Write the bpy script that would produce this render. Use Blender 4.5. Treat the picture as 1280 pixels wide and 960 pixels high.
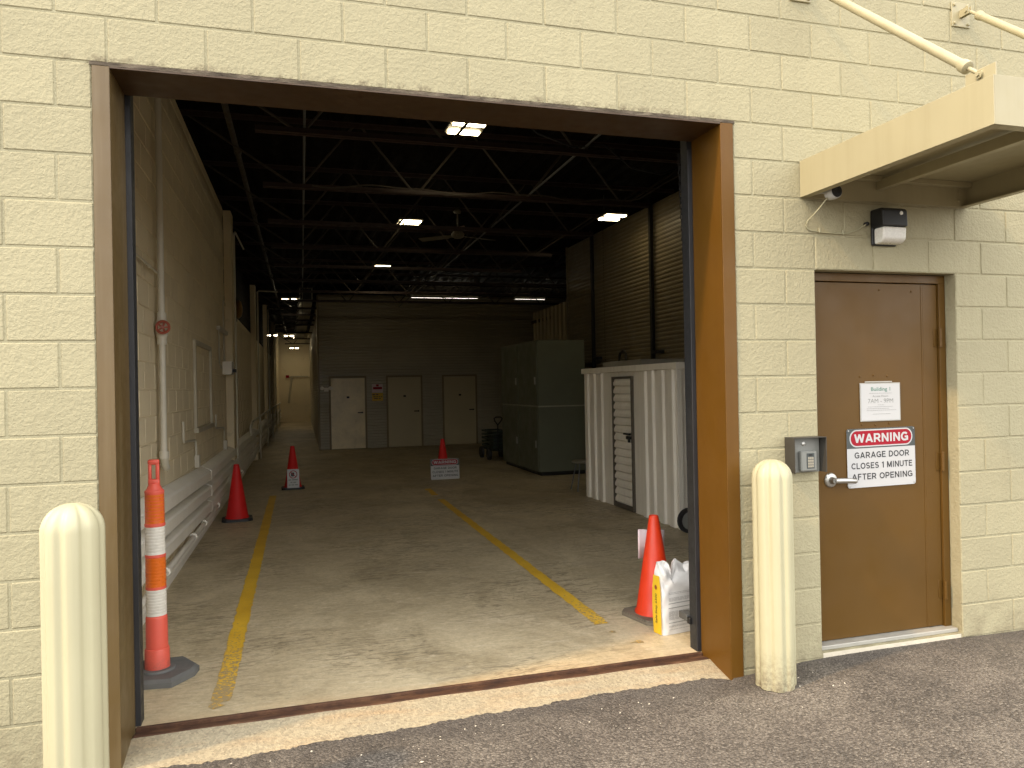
import bpy, math, random
from mathutils import Vector, Matrix
random.seed(7)
R = math.radians
for o in list(bpy.data.objects): bpy.data.objects.remove(o)
scene = bpy.context.scene
COL = scene.collection

# ------------------------------------------------------------------ camera
cd = bpy.data.cameras.new('camera'); cam = bpy.data.objects.new('camera', cd); COL.objects.link(cam)
cam.location = (0.750, -3.644, 1.549)
cam.rotation_euler = (1.573596, 0.019337, -0.286425)
cd.sensor_width = 36; cd.lens = 937.03 / 1280 * 36; cd.clip_start = .05; cd.clip_end = 3000
scene.camera = cam
# ------------------------------------------------------------------ sky + sun
SUN_TO = Vector((-4.4, -1.0, 4.5)).normalized()          # towards the sun
elev = math.asin(SUN_TO.z); az = math.atan2(SUN_TO.x, SUN_TO.y)
w = bpy.data.worlds.new('World'); scene.world = w; w.use_nodes = True
nt = w.node_tree; nt.nodes.clear()
sky = nt.nodes.new('ShaderNodeTexSky'); sky.sky_type = 'NISHITA'; sky.sun_disc = False
sky.sun_elevation = elev; sky.sun_rotation = az; sky.dust_density = 3.0; sky.air_density = 1.0; sky.ozone_density = .6
hs = nt.nodes.new('ShaderNodeHueSaturation'); hs.inputs['Saturation'].default_value = .25
bg = nt.nodes.new('ShaderNodeBackground'); bg.inputs['Strength'].default_value = .15
wo = nt.nodes.new('ShaderNodeOutputWorld')
nt.links.new(sky.outputs[0], hs.inputs['Color']); # even veil of smoke haze over the whole sky
hz = nt.nodes.new('ShaderNodeMix'); hz.data_type = 'RGBA'; hz.inputs[0].default_value = .70; hz.inputs[7].default_value = (7.1, 6.9, 6.55, 1)
nt.links.new(hs.outputs[0], hz.inputs[6]); nt.links.new(hz.outputs[2], bg.inputs['Color']); nt.links.new(bg.outputs[0], wo.inputs['Surface'])
sl = bpy.data.lights.new('sun', 'SUN'); sl.energy = .72; sl.angle = R(2.5); sl.color = (1.0, .66, .30)
so = bpy.data.objects.new('sun', sl); COL.objects.link(so); so.rotation_euler = SUN_TO.to_track_quat('Z', 'Y').to_euler()
so.location = SUN_TO * 30
vs = scene.view_settings
vs.view_transform = 'Standard'; vs.look = 'None'; vs.exposure = 1.92; vs.gamma = 1; vs.use_curve_mapping = False
scene.render.engine = 'CYCLES'
scene.cycles.max_bounces = 6; scene.cycles.diffuse_bounces = 4; scene.cycles.glossy_bounces = 2; scene.cycles.sample_clamp_indirect = 4; scene.cycles.caustics_reflective = False; scene.cycles.caustics_refractive = False

# ------------------------------------------------------------------ materials
def mat(name):
    m = bpy.data.materials.new(name); m.use_nodes = True
    n = m.node_tree; b = n.nodes['Principled BSDF']
    return m, n, b
def N(n, t, **kw):
    x = n.nodes.new(t)
    for k, v in kw.items():
        if k in x.inputs: x.inputs[k].default_value = v
        else: setattr(x, k, v)
    return x
def L(n, a, b): n.links.new(a, b)
def posn(n, scale=(1, 1, 1), rot=(0, 0, 0)):
    g = N(n, 'ShaderNodeNewGeometry'); mp = N(n, 'ShaderNodeMapping')
    mp.inputs['Scale'].default_value = scale; mp.inputs['Rotation'].default_value = rot
    L(n, g.outputs['Position'], mp.inputs['Vector']); return mp.outputs[0]
def noise(n, vec, scale, detail=4, rough=.55, dist=0):
    x = N(n, 'ShaderNodeTexNoise'); x.inputs['Scale'].default_value = scale; x.inputs['Detail'].default_value = detail
    x.inputs['Roughness'].default_value = rough; x.inputs['Distortion'].default_value = dist
    if vec is not None: L(n, vec, x.inputs['Vector'])
    return x.outputs['Fac']
def ramp(n, fac, stops):
    r = N(n, 'ShaderNodeValToRGB'); e = r.color_ramp.elements
    while len(e) < len(stops): e.new(.5)
    for el, (p, c) in zip(e, stops):
        el.position = p; el.color = (c, c, c, 1) if isinstance(c, (int, float)) else (*c, 1)
    L(n, fac, r.inputs[0]); return r.outputs[0]
def mix(n, fac, a, b, mode='MIX'):
    x = N(n, 'ShaderNodeMix', data_type='RGBA', blend_type=mode)
    for s, v in ((x.inputs[0], fac), (x.inputs[6], a), (x.inputs[7], b)):
        if hasattr(v, 'is_linked') or hasattr(v, 'node'): L(n, v, s)
        elif isinstance(v, (int, float)): s.default_value = v
        else: s.default_value = (*v, 1)
    return x.outputs[2]
def mrange(n, v, a, b, c, d):
    x = N(n, 'ShaderNodeMapRange')
    for i, q in enumerate((a, b, c, d)): x.inputs[i + 1].default_value = q
    L(n, v, x.inputs[0]); return x.outputs[0]
def math2(n, op, a, b):
    x = N(n, 'ShaderNodeMath', operation=op)
    for i, v in enumerate((a, b)):
        if hasattr(v, 'node'): L(n, v, x.inputs[i])
        else: x.inputs[i].default_value = v
    return x.outputs[0]
def bumpn(n, h, strength, dist, b, prev=None):
    x = N(n, 'ShaderNodeBump'); x.inputs['Strength'].default_value = strength; x.inputs['Distance'].default_value = dist
    L(n, h, x.inputs['Height'])
    if prev is not None: L(n, prev, x.inputs['Normal'])
    L(n, x.outputs[0], b.inputs['Normal']); return x.outputs[0]
def paint(name, col, rough=.55, metal=0, var=.08, vscale=2.5, bump=.15, bscale=120, bd=.001, spots=None, spec=.5, streak=None, low=None):
    m, n, b = mat(name); p = posn(n)
    f = noise(n, p, vscale, 4, .6)
    v = mrange(n, f, .25, .75, 1 - var, 1 + var)
    c = mix(n, 1.0, col, v, 'MULTIPLY')
    if streak:                                           # vertical run marks
        ps = posn(n, (14, 14, .6)); fs = noise(n, ps, 1.0, 5, .65)
        c = mix(n, ramp(n, fs, [(.48, 0), (.75, streak[1])]), c, streak[0])
    if spots:                                            # chips / scuffs / dirt
        fs = noise(n, p, spots[2], 8, .7)
        c = mix(n, ramp(n, fs, [(spots[1], 0), (spots[1] + .05, 1)]), c, spots[0])
    if low:                                              # splashed dirt near the ground: colour, height
        g = N(n, 'ShaderNodeNewGeometry'); sx = N(n, 'ShaderNodeSeparateXYZ'); L(n, g.outputs['Position'], sx.inputs[0])
        dl = math2(n, 'MULTIPLY', mrange(n, sx.outputs[2], -.09, low[1], 1, 0), ramp(n, noise(n, p, 26, 6, .8), [(.38, 0), (.60, .9)]))
        c = mix(n, dl, c, low[0])
    L(n, c, b.inputs['Base Color'])
    r = mrange(n, noise(n, p, vscale * 3, 2), .3, .7, max(.05, rough - .1), min(1, rough + .1)); L(n, r, b.inputs['Roughness'])
    b.inputs['Metallic'].default_value = metal; b.inputs['Specular IOR Level'].default_value = spec
    if bump: bumpn(n, noise(n, p, bscale, 2), bump, bd, b)
    return m
def cmu(name, col, dirt, rough=.75, bstr=.85, bdist=.0048, dirtamt=.35):
    m, n, b = mat(name); p = posn(n)
    oi = N(n, 'ShaderNodeObjectInfo')
    v = mrange(n, oi.outputs['Random'], 0, 1, .955, 1.035)
    v2 = mrange(n, noise(n, p, 1.1, 4, .6), .25, .75, .94, 1.05)
    c = mix(n, 1.0, mix(n, 1.0, col, v, 'MULTIPLY'), v2, 'MULTIPLY')
    d = noise(n, p, 3.1, 5, .72, .4)
    c = mix(n, ramp(n, d, [(.60, 0), (.78, dirtamt)]), c, dirt)
    pit = N(n, 'ShaderNodeTexVoronoi'); pit.inputs['Scale'].default_value = 46; L(n, p, pit.inputs['Vector'])
    sp = noise(n, p, 17, 4, .75)
    c = mix(n, ramp(n, sp, [(.70, 0), (.76, .35)]), c, dirt)
    if name.startswith('cream'):
        g = N(n, 'ShaderNodeNewGeometry'); sx = N(n, 'ShaderNodeSeparateXYZ'); L(n, g.outputs['Position'], sx.inputs[0])
        # chipped, smudged paint just over the lintel
        dz = math2(n, 'ABSOLUTE', math2(n, 'SUBTRACT', sx.outputs[2], Z0 + .012), 0)
        band = math2(n, 'MULTIPLY', mrange(n, dz, .006, .034, 1, 0), mrange(n, math2(n, 'ABSOLUTE', math2(n, 'SUBTRACT', sx.outputs[0], 1.45), 0), 1.5, 1.75, 1, 0))
        sm = ramp(n, noise(n, p, 14, 6, .8), [(.47, 0), (.62, .75)])
        c = mix(n, math2(n, 'MULTIPLY', band, sm), c, (.10, .075, .045))
        # splash dirt near the ground
        lowz = math2(n, 'MULTIPLY', mrange(n, sx.outputs[2], -.06, .30, .75, 0), ramp(n, noise(n, p, 6, 6, .75), [(.40, 0), (.68, 1)]))
        c = mix(n, lowz, c, (.16, .13, .08))
        # faint run marks
        ps = posn(n, (9, 9, .7)); c = mix(n, ramp(n, noise(n, ps, 1.0, 5, .65), [(.55, 0), (.80, .30)]), c, (.25, .22, .135))
    L(n, c, b.inputs['Base Color']); b.inputs['Roughness'].default_value = rough
    b.inputs['Specular IOR Level'].default_value = .3
    f1 = noise(n, p, 85, 3, .6); f2 = noise(n, p, 190, 1, .5); f3 = noise(n, p, 9, 1, .5)
    h = math2(n, 'ADD', math2(n, 'ADD', f1, math2(n, 'MULTIPLY', f2, .35)), math2(n, 'MULTIPLY', f3, .8))
    h = math2(n, 'ADD', h, math2(n, 'MULTIPLY', pit.outputs['Distance'], .5))
    bumpn(n, h, bstr, bdist, b)
    return m
M = {}
Z0 = 14.75 * .2032                    # lintel course line
M['cream_block'] = cmu('cream_painted_block', (.347, .318, .206), (.17, .145, .085))
M['inner_block'] = cmu('inner_painted_block', (.76, .665, .47), (.28, .235, .15), bstr=.35, bdist=.003, dirtamt=.5)
M['cream'] = paint('cream_paint', (.345, .325, .208), .45, var=.03, bump=.06)
M['canopy'] = paint('canopy_paint', (.345, .308, .19), .45, var=.04, bump=.04, bscale=40, streak=((.27, .235, .135), .35), spots=((.16, .12, .07), .74, 11))
M['brown'] = paint('brown_paint', (.109, .050, .0065), .42, var=.10, vscale=1.8, bump=.12, bscale=90, bd=.0008, spec=.25, streak=((.13, .066, .012), .3))
M['door_brown'] = paint('door_brown_paint', (.098, .051, .0105), .42, var=.10, vscale=1.4, bump=.10, bscale=140, bd=.0006, spec=.22, spots=((.22, .15, .06), .79, 16))
M['frame_brown'] = paint('weathered_frame_brown', (.108, .070, .025), .42, var=.12, vscale=2.2, bump=.2, bscale=110, streak=((.18, .135, .07), .6))
M['lintel_brown'] = paint('shaded_lintel_brown', (.050, .024, .006), .5, var=.15, bump=.2, bscale=90)  # frame brown made darker, shade under the lintel put into the colour
M['rubber'] = paint('black_rubber', (.018, .018, .02), .55, var=.2, bump=.1)
M['black'] = paint('black_plastic', (.006, .006, .0065), .42, var=.1, bump=.05)
M['galv'] = paint('galvanised_steel', (.10, .105, .105), .5, metal=.3, var=.18, vscale=9, bump=.08)
M['track'] = paint('dark_steel_track', (.020, .021, .023), .5, metal=.1, var=.2, vscale=9, bump=.08)
M['alu'] = paint('aluminium', (.40, .39, .35), .55, metal=.4, var=.08, vscale=8, bump=.05)
M['chrome'] = paint('satin_chrome', (.46, .46, .44), .34, metal=.95, var=.05, bump=.02)
M['grey_metal'] = paint('grey_enamel', (.19, .195, .18), .40, var=.06, bump=.05)
M['dark_grey'] = paint('dark_grey_housing', (.040, .036, .030), .5, var=.1, bump=.05)
M['white'] = paint('white_sheet', (.45, .455, .46), .45, var=.02, bump=.02)
M['paper'] = paint('paper', (.47, .478, .485), .7, var=.02, bump=.05, bscale=30)
M['pink_paper'] = paint('pinkish_paper', (.72, .60, .61), .7, var=.02, bump=.05, bscale=30)
M['ink'] = paint('black_ink', (.02, .02, .022), .5, var=.05, bump=0)
M['grey_ink'] = paint('grey_ink', (.22, .23, .22), .6, var=.05, bump=0)
M['fine_ink'] = paint('fine_print_grey', (.33, .33, .33), .6, var=.05, bump=0)
M['green_ink'] = paint('green_ink', (.10, .22, .17), .6, var=.05, bump=0)
M['red'] = paint('sign_red', (.28, .003, .016), .5, var=.05, bump=0, spec=.25)
M['sign_slate'] = paint('sign_slate', (.045, .055, .055), .45, var=.05, bump=0)
M['cone'] = paint('cone_orange', (.70, .042, .008), .5, var=.10, vscale=5, bump=.08, bscale=60, spots=((.16, .035, .015), .69, 15), streak=((.40, .05, .02), .4))
M['cone_red'] = paint('cone_dull_red', (.60, .010, .010), .48, var=.12, vscale=5, bump=.08, bscale=60, spots=((.12, .02, .012), .69, 15))
M['coral'] = paint('coral_plastic', (.66, .10, .066), .48, var=.08, vscale=6, bump=.08, bscale=50, spots=((.18, .05, .035), .68, 20), low=((.16, .08, .06), .12))
M['refl_orange'] = paint('reflective_orange', (.62, .13, .010), .34, var=.06, vscale=14, bump=.25, bscale=240)
M['refl_white'] = paint('reflective_white', (.66, .64, .58), .34, var=.06, vscale=14, bump=.25, bscale=240, spots=((.3, .28, .24), .71, 22))
M['rubber_grey'] = paint('grey_rubber', (.115, .115, .11), .7, var=.2, vscale=6, bump=.5, bscale=80)
M['dusty_rubber'] = paint('dusty_rubber', (.17, .14, .10), .8, var=.2, vscale=7, bump=.4, bscale=80)
M['bag'] = paint('white_plastic_sack', (.70, .69, .67), .42, var=.05, vscale=6, bump=.5, bscale=22, bd=.006)
M['yellow'] = paint('yellow_print', (.72, .46, .02), .45, var=.05, bump=.3, bscale=22, bd=.004)
M['bollard'] = paint('bollard_sleeve', (.425, .40, .262), .42, var=.03, vscale=3, bump=.06, spots=((.26, .23, .15), .70, 14), streak=((.30, .27, .17), .30), low=((.13, .10, .06), .14))
M['shed'] = paint('shed_white_steel', (.84, .80, .70), .42, var=.06, vscale=2, bump=.05, streak=((.55, .50, .40), .4))
M['shed_trim'] = paint('shed_dark_trim', (.10, .085, .065), .5, var=.1, bump=.05)
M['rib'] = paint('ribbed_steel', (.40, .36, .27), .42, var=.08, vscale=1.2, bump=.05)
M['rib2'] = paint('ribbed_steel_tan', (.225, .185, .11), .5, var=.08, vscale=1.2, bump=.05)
M['unit_door'] = paint('unit_door_cream', (.50, .43, .265), .40, var=.07, vscale=1.1, bump=.05)
M['unit_door_dull'] = paint('scuffed_unit_door', (.80, .68, .43), .33, var=.16, vscale=2.6, bump=.05)
M['locker'] = paint('locker_green', (.115, .125, .085), .5, var=.10, vscale=1.6, bump=.06)
M['locker_trim'] = paint('locker_trim', (.30, .29, .22), .5, var=.1, bump=.05)
M['joist'] = paint('red_oxide_steel', (.026, .011, .006), .6, var=.2, vscale=4, bump=.1)
M['joist_web'] = paint('grey_web_steel', (.042, .033, .022), .6, var=.2, vscale=4, bump=.1)
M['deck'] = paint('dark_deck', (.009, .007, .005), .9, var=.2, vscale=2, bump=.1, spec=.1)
M['radiator'] = paint('radiator_off_white', (.87, .84, .76), .42, var=.06, vscale=3, bump=.06, spots=((.33, .30, .25), .70, 9))
M['pipe'] = paint('painted_pipe', (.58, .55, .46), .45, var=.06, bump=.1)
M['conduit'] = paint('painted_conduit', (.48, .44, .34), .5, var=.1, bump=.1)
M['valve'] = paint('valve_red', (.30, .06, .03), .5, var=.2, bump=.2)
M['brass'] = paint('dull_brass', (.30, .17, .04), .4, metal=.4, var=.2, bump=.1)
M['fan'] = paint('fan_white', (.17, .155, .115), .5, var=.06, bump=.05)
M['lens'] = paint('lamp_lens', (.72, .71, .66), .25, var=.04, vscale=30, bump=.5, bscale=150)
M['threshold'] = paint('sill_concrete', (.55, .50, .40), .85, var=.12, vscale=10, bump=.7, bscale=90, bd=.004)
M['duct'] = paint('duct_sheet', (.42, .40, .34), .45, metal=.2, var=.12, bump=.05)
M['wagon'] = paint('wagon_dark_green', (.02, .035, .02), .5, var=.1, bump=.1)
M['cardboard'] = paint('grey_board', (.28, .26, .21), .7, var=.1, bump=.1)

def emit(name, col, s):
    m, n, b = mat(name); b.inputs['Base Color'].default_value = (.8, .8, .8, 1)
    b.inputs['Emission Color'].default_value = (*col, 1); b.inputs['Emission Strength'].default_value = s
    return m
M['led'] = emit('led_diffuser', (1, .82, .50), 6.5)
M['hall_led'] = emit('hall_lamp_diffuser', (1, .84, .55), 8)
M['tube'] = emit('fluorescent_tube', (1, .93, .78), 4.5)

def asphalt():
    m, n, b = mat('asphalt'); p = posn(n)
    big = noise(n, p, 2.0, 6, .66, .6); med = noise(n, p, 9, 4, .7)
    c = ramp(n, big, [(.38, (.092, .080, .066)), (.52, (.142, .122, .101)), (.62, (.197, .173, .143))])
    c = mix(n, ramp(n, med, [(.38, .0), (.70, .55)]), c, (.20, .172, .142))
    vo = N(n, 'ShaderNodeTexVoronoi'); vo.inputs['Scale'].default_value = 92; L(n, p, vo.inputs['Vector'])
    c = mix(n, ramp(n, vo.outputs['Distance'], [(.1, .0), (.6, .55)]), c, (.050, .043, .037))
    st = N(n, 'ShaderNodeTexVoronoi'); st.inputs['Scale'].default_value = 92; L(n, p, st.inputs['Vector'])
    sep = N(n, 'ShaderNodeSeparateColor'); L(n, st.outputs['Color'], sep.inputs[0])
    c = mix(n, 1.0, c, mrange(n, sep.outputs[1], 0, 1, .62, 1.36), 'MULTIPLY')
    c = mix(n, ramp(n, sep.outputs[0], [(.86, 0), (.95, .45)]), c, (.27, .24, .20))
    g = N(n, 'ShaderNodeNewGeometry'); sx = N(n, 'ShaderNodeSeparateXYZ'); L(n, g.outputs['Position'], sx.inputs[0])
    # fresher, darker seam of tar against the apron and the wall
    wob = math2(n, 'ADD', sx.outputs[1], math2(n, 'MULTIPLY', noise(n, p, 4, 5), .5))
    c = mix(n, mrange(n, wob, .02, .24, 0, .5), c, (.055, .049, .045))
    L(n, c, b.inputs['Base Color'])
    L(n, mrange(n, med, .3, .7, .66, .9), b.inputs['Roughness']); b.inputs['Specular IOR Level'].default_value = .35
    h = math2(n, 'ADD', math2(n, 'MULTIPLY', vo.outputs['Distance'], -1.2), math2(n, 'MULTIPLY', noise(n, p, 60, 4), .8))
    bumpn(n, h, .9, .006, b); return m
M['asphalt'] = asphalt()
def apron():
    m, n, b = mat('apron_concrete'); p = posn(n)
    c = ramp(n, noise(n, p, 2.0, 6, .6), [(.3, (.30, .26, .18)), (.55, (.345, .295, .198)), (.75, (.385, .35, .265))])
    rust = noise(n, posn(n, (1.2, 6, 1)), 1.6, 6, .65)
    c = mix(n, ramp(n, rust, [(.48, 0), (.72, .5)]), c, (.36, .225, .11))
    vo = N(n, 'ShaderNodeTexVoronoi'); vo.inputs['Scale'].default_value = 95; L(n, p, vo.inputs['Vector'])
    sep = N(n, 'ShaderNodeSeparateColor'); L(n, vo.outputs['Color'], sep.inputs[0])
    c = mix(n, 1.0, c, mrange(n, sep.outputs[1], 0, 1, .84, 1.16), 'MULTIPLY')
    c = mix(n, ramp(n, sep.outputs[0], [(.78, 0), (.88, .5)]), c, (.20, .16, .11))
    c = mix(n, ramp(n, noise(n, p, 24, 8, .75), [(.66, 0), (.72, .7)]), c, (.08, .065, .05))
    L(n, c, b.inputs['Base Color']); b.inputs['Roughness'].default_value = .88
    bumpn(n, math2(n, 'ADD', noise(n, p, 110, 4), math2(n, 'MULTIPLY', noise(n, p, 30, 4), .8)), .8, .006, b); return m
M['apron'] = apron()
def rust():
    m, n, b = mat('rusted_angle'); p = posn(n, (1, 3, 1))
    c = ramp(n, noise(n, p, 7, 8, .7), [(.3, (.030, .013, .007)), (.5, (.070, .030, .014)), (.66, (.125, .060, .028)), (.8, (.21, .135, .08))])
    L(n, c, b.inputs['Base Color']); b.inputs['Roughness'].default_value = .8; b.inputs['Metallic'].default_value = .15
    bumpn(n, noise(n, p, 70, 6), .6, .003, b); return m
M['rust'] = rust()
def floor_m():
    m, n, b = mat('floor_concrete'); p = posn(n)
    c = ramp(n, noise(n, p, .55, 6, .62, .4), [(.28, (.38, .31, .195)), (.5, (.54, .455, .30)), (.72, (.64, .55, .385))])
    ty = noise(n, posn(n, (1.5, .8, 1), (0, 0, .35)), 1.1, 6, .68, .9)      # worn, oily patches of the drive
    c = mix(n, ramp(n, ty, [(.44, 0), (.68, .60)]), c, (.25, .195, .11))
    scr = noise(n, posn(n, (4, 17, 1), (0, 0, .45)), 1.4, 6, .75, 1.6)  # swept, curling scuffs
    mask = noise(n, p, .8, 3)
    sc = math2(n, 'MULTIPLY', ramp(n, scr, [(.50, 0), (.58, 1)]), ramp(n, mask, [(.42, .12), (.58, .85)]))
    c = mix(n, sc, c, (.19, .155, .098))
    sc2 = noise(n, posn(n, (3, 13, 1), (0, 0, -.35)), 2.1, 6, .72, 1.2)
    c = mix(n, ramp(n, sc2, [(.54, 0), (.66, .5)]), c, (.68, .60, .44))
    gr = mrange(n, noise(n, p, 34, 5, .75), .3, .7, .80, 1.16)
    c = mix(n, 1.0, c, gr, 'MULTIPLY')
    c = mix(n, ramp(n, noise(n, p, 20, 4, .75), [(.70, 0), (.73, .8)]), c, (.06, .045, .03))
    # orange wash along the steel angle: rust plus warm sunlight put into the colour
    g = N(n, 'ShaderNodeNewGeometry'); sx = N(n, 'ShaderNodeSeparateXYZ'); L(n, g.outputs['Position'], sx.inputs[0])
    wv = math2(n, 'SUBTRACT', sx.outputs[1], math2(n, 'MULTIPLY', noise(n, posn(n, (1.3, 1, 1)), 1.2, 5), .55))
    c = mix(n, mrange(n, wv, .0, .16, .28, 0), c, (.52, .34, .18))
    L(n, c, b.inputs['Base Color'])
    L(n, mrange(n, noise(n, p, 2.2, 6), .3, .7, .40, .66), b.inputs['Roughness']); b.inputs['Specular IOR Level'].default_value = .45
    bumpn(n, math2(n, 'ADD', noise(n, p, 45, 5), math2(n, 'MULTIPLY', scr, .5)), .25, .003, b); return m
M['floor'] = floor_m()
def line_m():
    m, n, b = mat('worn_yellow_paint'); p = posn(n)
    c = mix(n, ramp(n, noise(n, p, 3, 6), [(.3, 0), (.7, 1)]), (.64, .37, .020), (.80, .51, .035))
    wear = noise(n, p, 42, 9, .8)
    g = N(n, 'ShaderNodeNewGeometry'); sx = N(n, 'ShaderNodeSeparateXYZ'); L(n, g.outputs['Position'], sx.inputs[0])
    amt = mrange(n, sx.outputs[1], .35, 1.9, .17, 0)
    wf = math2(n, 'ADD', wear, amt)
    c = mix(n, ramp(n, wf, [(.58, 0), (.63, .85)]), c, (.27, .23, .16))
    L(n, c, b.inputs['Base Color']); b.inputs['Roughness'].default_value = .55
    bumpn(n, noise(n, p, 60, 5), .3, .002, b); return m
M['line'] = line_m()
def soffit():
    m, n, b = mat('weathered_lintel'); p = posn(n, (1, 4, 4))
    c = ramp(n, noise(n, p, 6, 8, .7), [(.35, (.035, .024, .014)), (.55, (.085, .066, .044)), (.7, (.19, .165, .115))])
    L(n, c, b.inputs['Base Color']); b.inputs['Roughness'].default_value = .8
    bumpn(n, noise(n, p, 40, 6), .8, .006, b); return m
M['lintel_edge'] = soffit()

# ------------------------------------------------------------------ mesh helpers
ORI = {}
class B:
    def __init__(s): s.v = []; s.f = []; s.mi = []
    def add(s, vs, fs, m=0):
        o = len(s.v); s.v += [tuple(q) for q in vs]; s.f += [tuple(i + o for i in f) for f in fs]; s.mi += [m] * len(fs); return s
    def box(s, x0, x1, y0, y1, z0, z1, c=0, m=0):
        if c <= 0:
            vs = [(x, y, z) for x in (x0, x1) for y in (y0, y1) for z in (z0, z1)]
            return s.add(vs, [(0, 1, 3, 2), (4, 6, 7, 5), (0, 4, 5, 1), (2, 3, 7, 6), (0, 2, 6, 4), (1, 5, 7, 3)], m)
        X, Y, Z = (x0, x1), (y0, y1), (z0, z1); vs = []; idx = {}
        for i in (0, 1):
            for j in (0, 1):
                for k in (0, 1):
                    sx, sy, sz = (c, -c)[i], (c, -c)[j], (c, -c)[k]
                    for a in range(3):
                        q = [X[i] + sx, Y[j] + sy, Z[k] + sz]; q[a] = (X[i], Y[j], Z[k])[a]
                        idx[i, j, k, a] = len(vs); vs.append(q)
        fs = []
        for i in (0, 1):
            f = [idx[i, 0, 0, 0], idx[i, 1, 0, 0], idx[i, 1, 1, 0], idx[i, 0, 1, 0]]; fs.append(f if i else f[::-1])
            f = [idx[0, i, 0, 1], idx[1, i, 0, 1], idx[1, i, 1, 1], idx[0, i, 1, 1]]; fs.append(f[::-1] if i else f)
            f = [idx[0, 0, i, 2], idx[1, 0, i, 2], idx[1, 1, i, 2], idx[0, 1, i, 2]]; fs.append(f if i else f[::-1])
        for i in (0, 1):
            for j in (0, 1):
                f = [idx[i, j, 0, 0], idx[i, j, 1, 0], idx[i, j, 1, 1], idx[i, j, 0, 1]]; fs.append(f if (i + j) % 2 == 0 else f[::-1])
                f = [idx[i, 0, j, 0], idx[i, 0, j, 2], idx[i, 1, j, 2], idx[i, 1, j, 0]]; fs.append(f if (i + j) % 2 == 0 else f[::-1])
                f = [idx[0, i, j, 1], idx[1, i, j, 1], idx[1, i, j, 2], idx[0, i, j, 2]]; fs.append(f if (i + j) % 2 == 0 else f[::-1])
                for k in (0, 1):
                    f = [idx[i, j, k, 0], idx[i, j, k, 1], idx[i, j, k, 2]]; fs.append(f if (i + j + k) % 2 else f[::-1])
        return s.add(vs, fs, m)
    def tube(s, p0, p1, r0, r1=None, n=12, m=0):
        r1 = r0 if r1 is None else r1
        return s.path([p0, p1], [r0, r1], n, m)
    def path(s, pts, r, n=10, m=0, caps=True):
        pts = [Vector(p) for p in pts]; k = len(pts)
        rs = r if isinstance(r, (list, tuple)) else [r] * k
        vs = []; fs = []; up = None
        for i, p in enumerate(pts):
            t = (pts[min(i + 1, k - 1)] - pts[max(i - 1, 0)]).normalized()
            if up is None:
                up = Vector((0, 0, 1)) if abs(t.z) < .9 else Vector((0, 1, 0))
            a = t.cross(up).normalized(); b2 = a.cross(t).normalized(); up = b2
            for j in range(n):
                an = 2 * math.pi * j / n
                vs.append(p + (a * math.cos(an) + b2 * math.sin(an)) * rs[i])
        for i in range(k - 1):
            for j in range(n):
                q = (j + 1) % n; fs.append((i * n + j, i * n + q, (i + 1) * n + q, (i + 1) * n + j))
        if caps: fs.append(tuple(range(n))[::-1]); fs.append(tuple((k - 1) * n + j for j in range(n)))
        return s.add(vs, fs, m)
    def lathe(s, prof, c=(0, 0, 0), n=24, m=0, rad=None, axis='z'):
        vs = []; fs = []; k = len(prof)
        for (r, z) in prof:
            for j in range(n):
                a = 2 * math.pi * j / n; rr = r * (rad(a, z) if rad else 1)
                q = (rr * math.cos(a), rr * math.sin(a), z)
                if axis == 'y': q = (q[0], q[2], q[1])
                if axis == 'x': q = (q[2], q[0], q[1])
                vs.append((c[0] + q[0], c[1] + q[1], c[2] + q[2]))
        for i in range(k - 1):
            for j in range(n):
                q = (j + 1) % n; fs.append((i * n + j, i * n + q, (i + 1) * n + q, (i + 1) * n + j))
        fs.append(tuple(range(n))[::-1]); fs.append(tuple((k - 1) * n + j for j in range(n)))
        if axis == 'y': fs = [f[::-1] for f in fs]
        return s.add(vs, fs, m)
    def prism(s, poly, fr, to, m=0):
        """poly: list of 3D points (one end face), extruded by vector to-fr"""
        d = Vector(to) - Vector(fr); k = len(poly)
        vs = [Vector(p) for p in poly] + [Vector(p) + d for p in poly]
        fs = [tuple(range(k))[::-1], tuple(range(k, 2 * k))] + [(i, (i + 1) % k, k + (i + 1) % k, k + i) for i in range(k)]
        return s.add(vs, fs, m)
    def sheet(s, prof, fr, to, th=None, m=0):
        """open profile (3D points) swept from fr to to"""
        d = Vector(to) - Vector(fr); k = len(prof)
        vs = [Vector(p) for p in prof] + [Vector(p) + d for p in prof]
        return s.add(vs, [(i, i + 1, k + i + 1, k + i) for i in range(k - 1)], m)
def finish(me, smooth=None):
    if smooth:
        for p in me.polygons: p.use_smooth = True
        me.set_sharp_from_angle(angle=R(smooth))
def mesh(b, name, mats, org=(0, 0, 0), smooth=None, fixn=True):
    me = bpy.data.meshes.new(name)
    ox, oy, oz = org
    me.from_pydata([(x - ox, y - oy, z - oz) for x, y, z in b.v], [], b.f)
    for m in (mats if isinstance(mats, (list, tuple)) else [mats]): me.materials.append(M[m])
    if max(b.mi, default=0):
        for p, i in zip(me.polygons, b.mi): p.material_index = i
    me.update()
    if fixn:
        import bmesh
        bm = bmesh.new(); bm.from_mesh(me); bmesh.ops.recalc_face_normals(bm, faces=bm.faces); bm.to_mesh(me); bm.free()
    finish(me, smooth)
    return me
def tag(o, label=None, cat=None, group=None, kind=None):
    if label: o['label'] = label
    if cat: o['category'] = cat
    if group: o['group'] = group
    if kind: o['kind'] = kind
    return o
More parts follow.
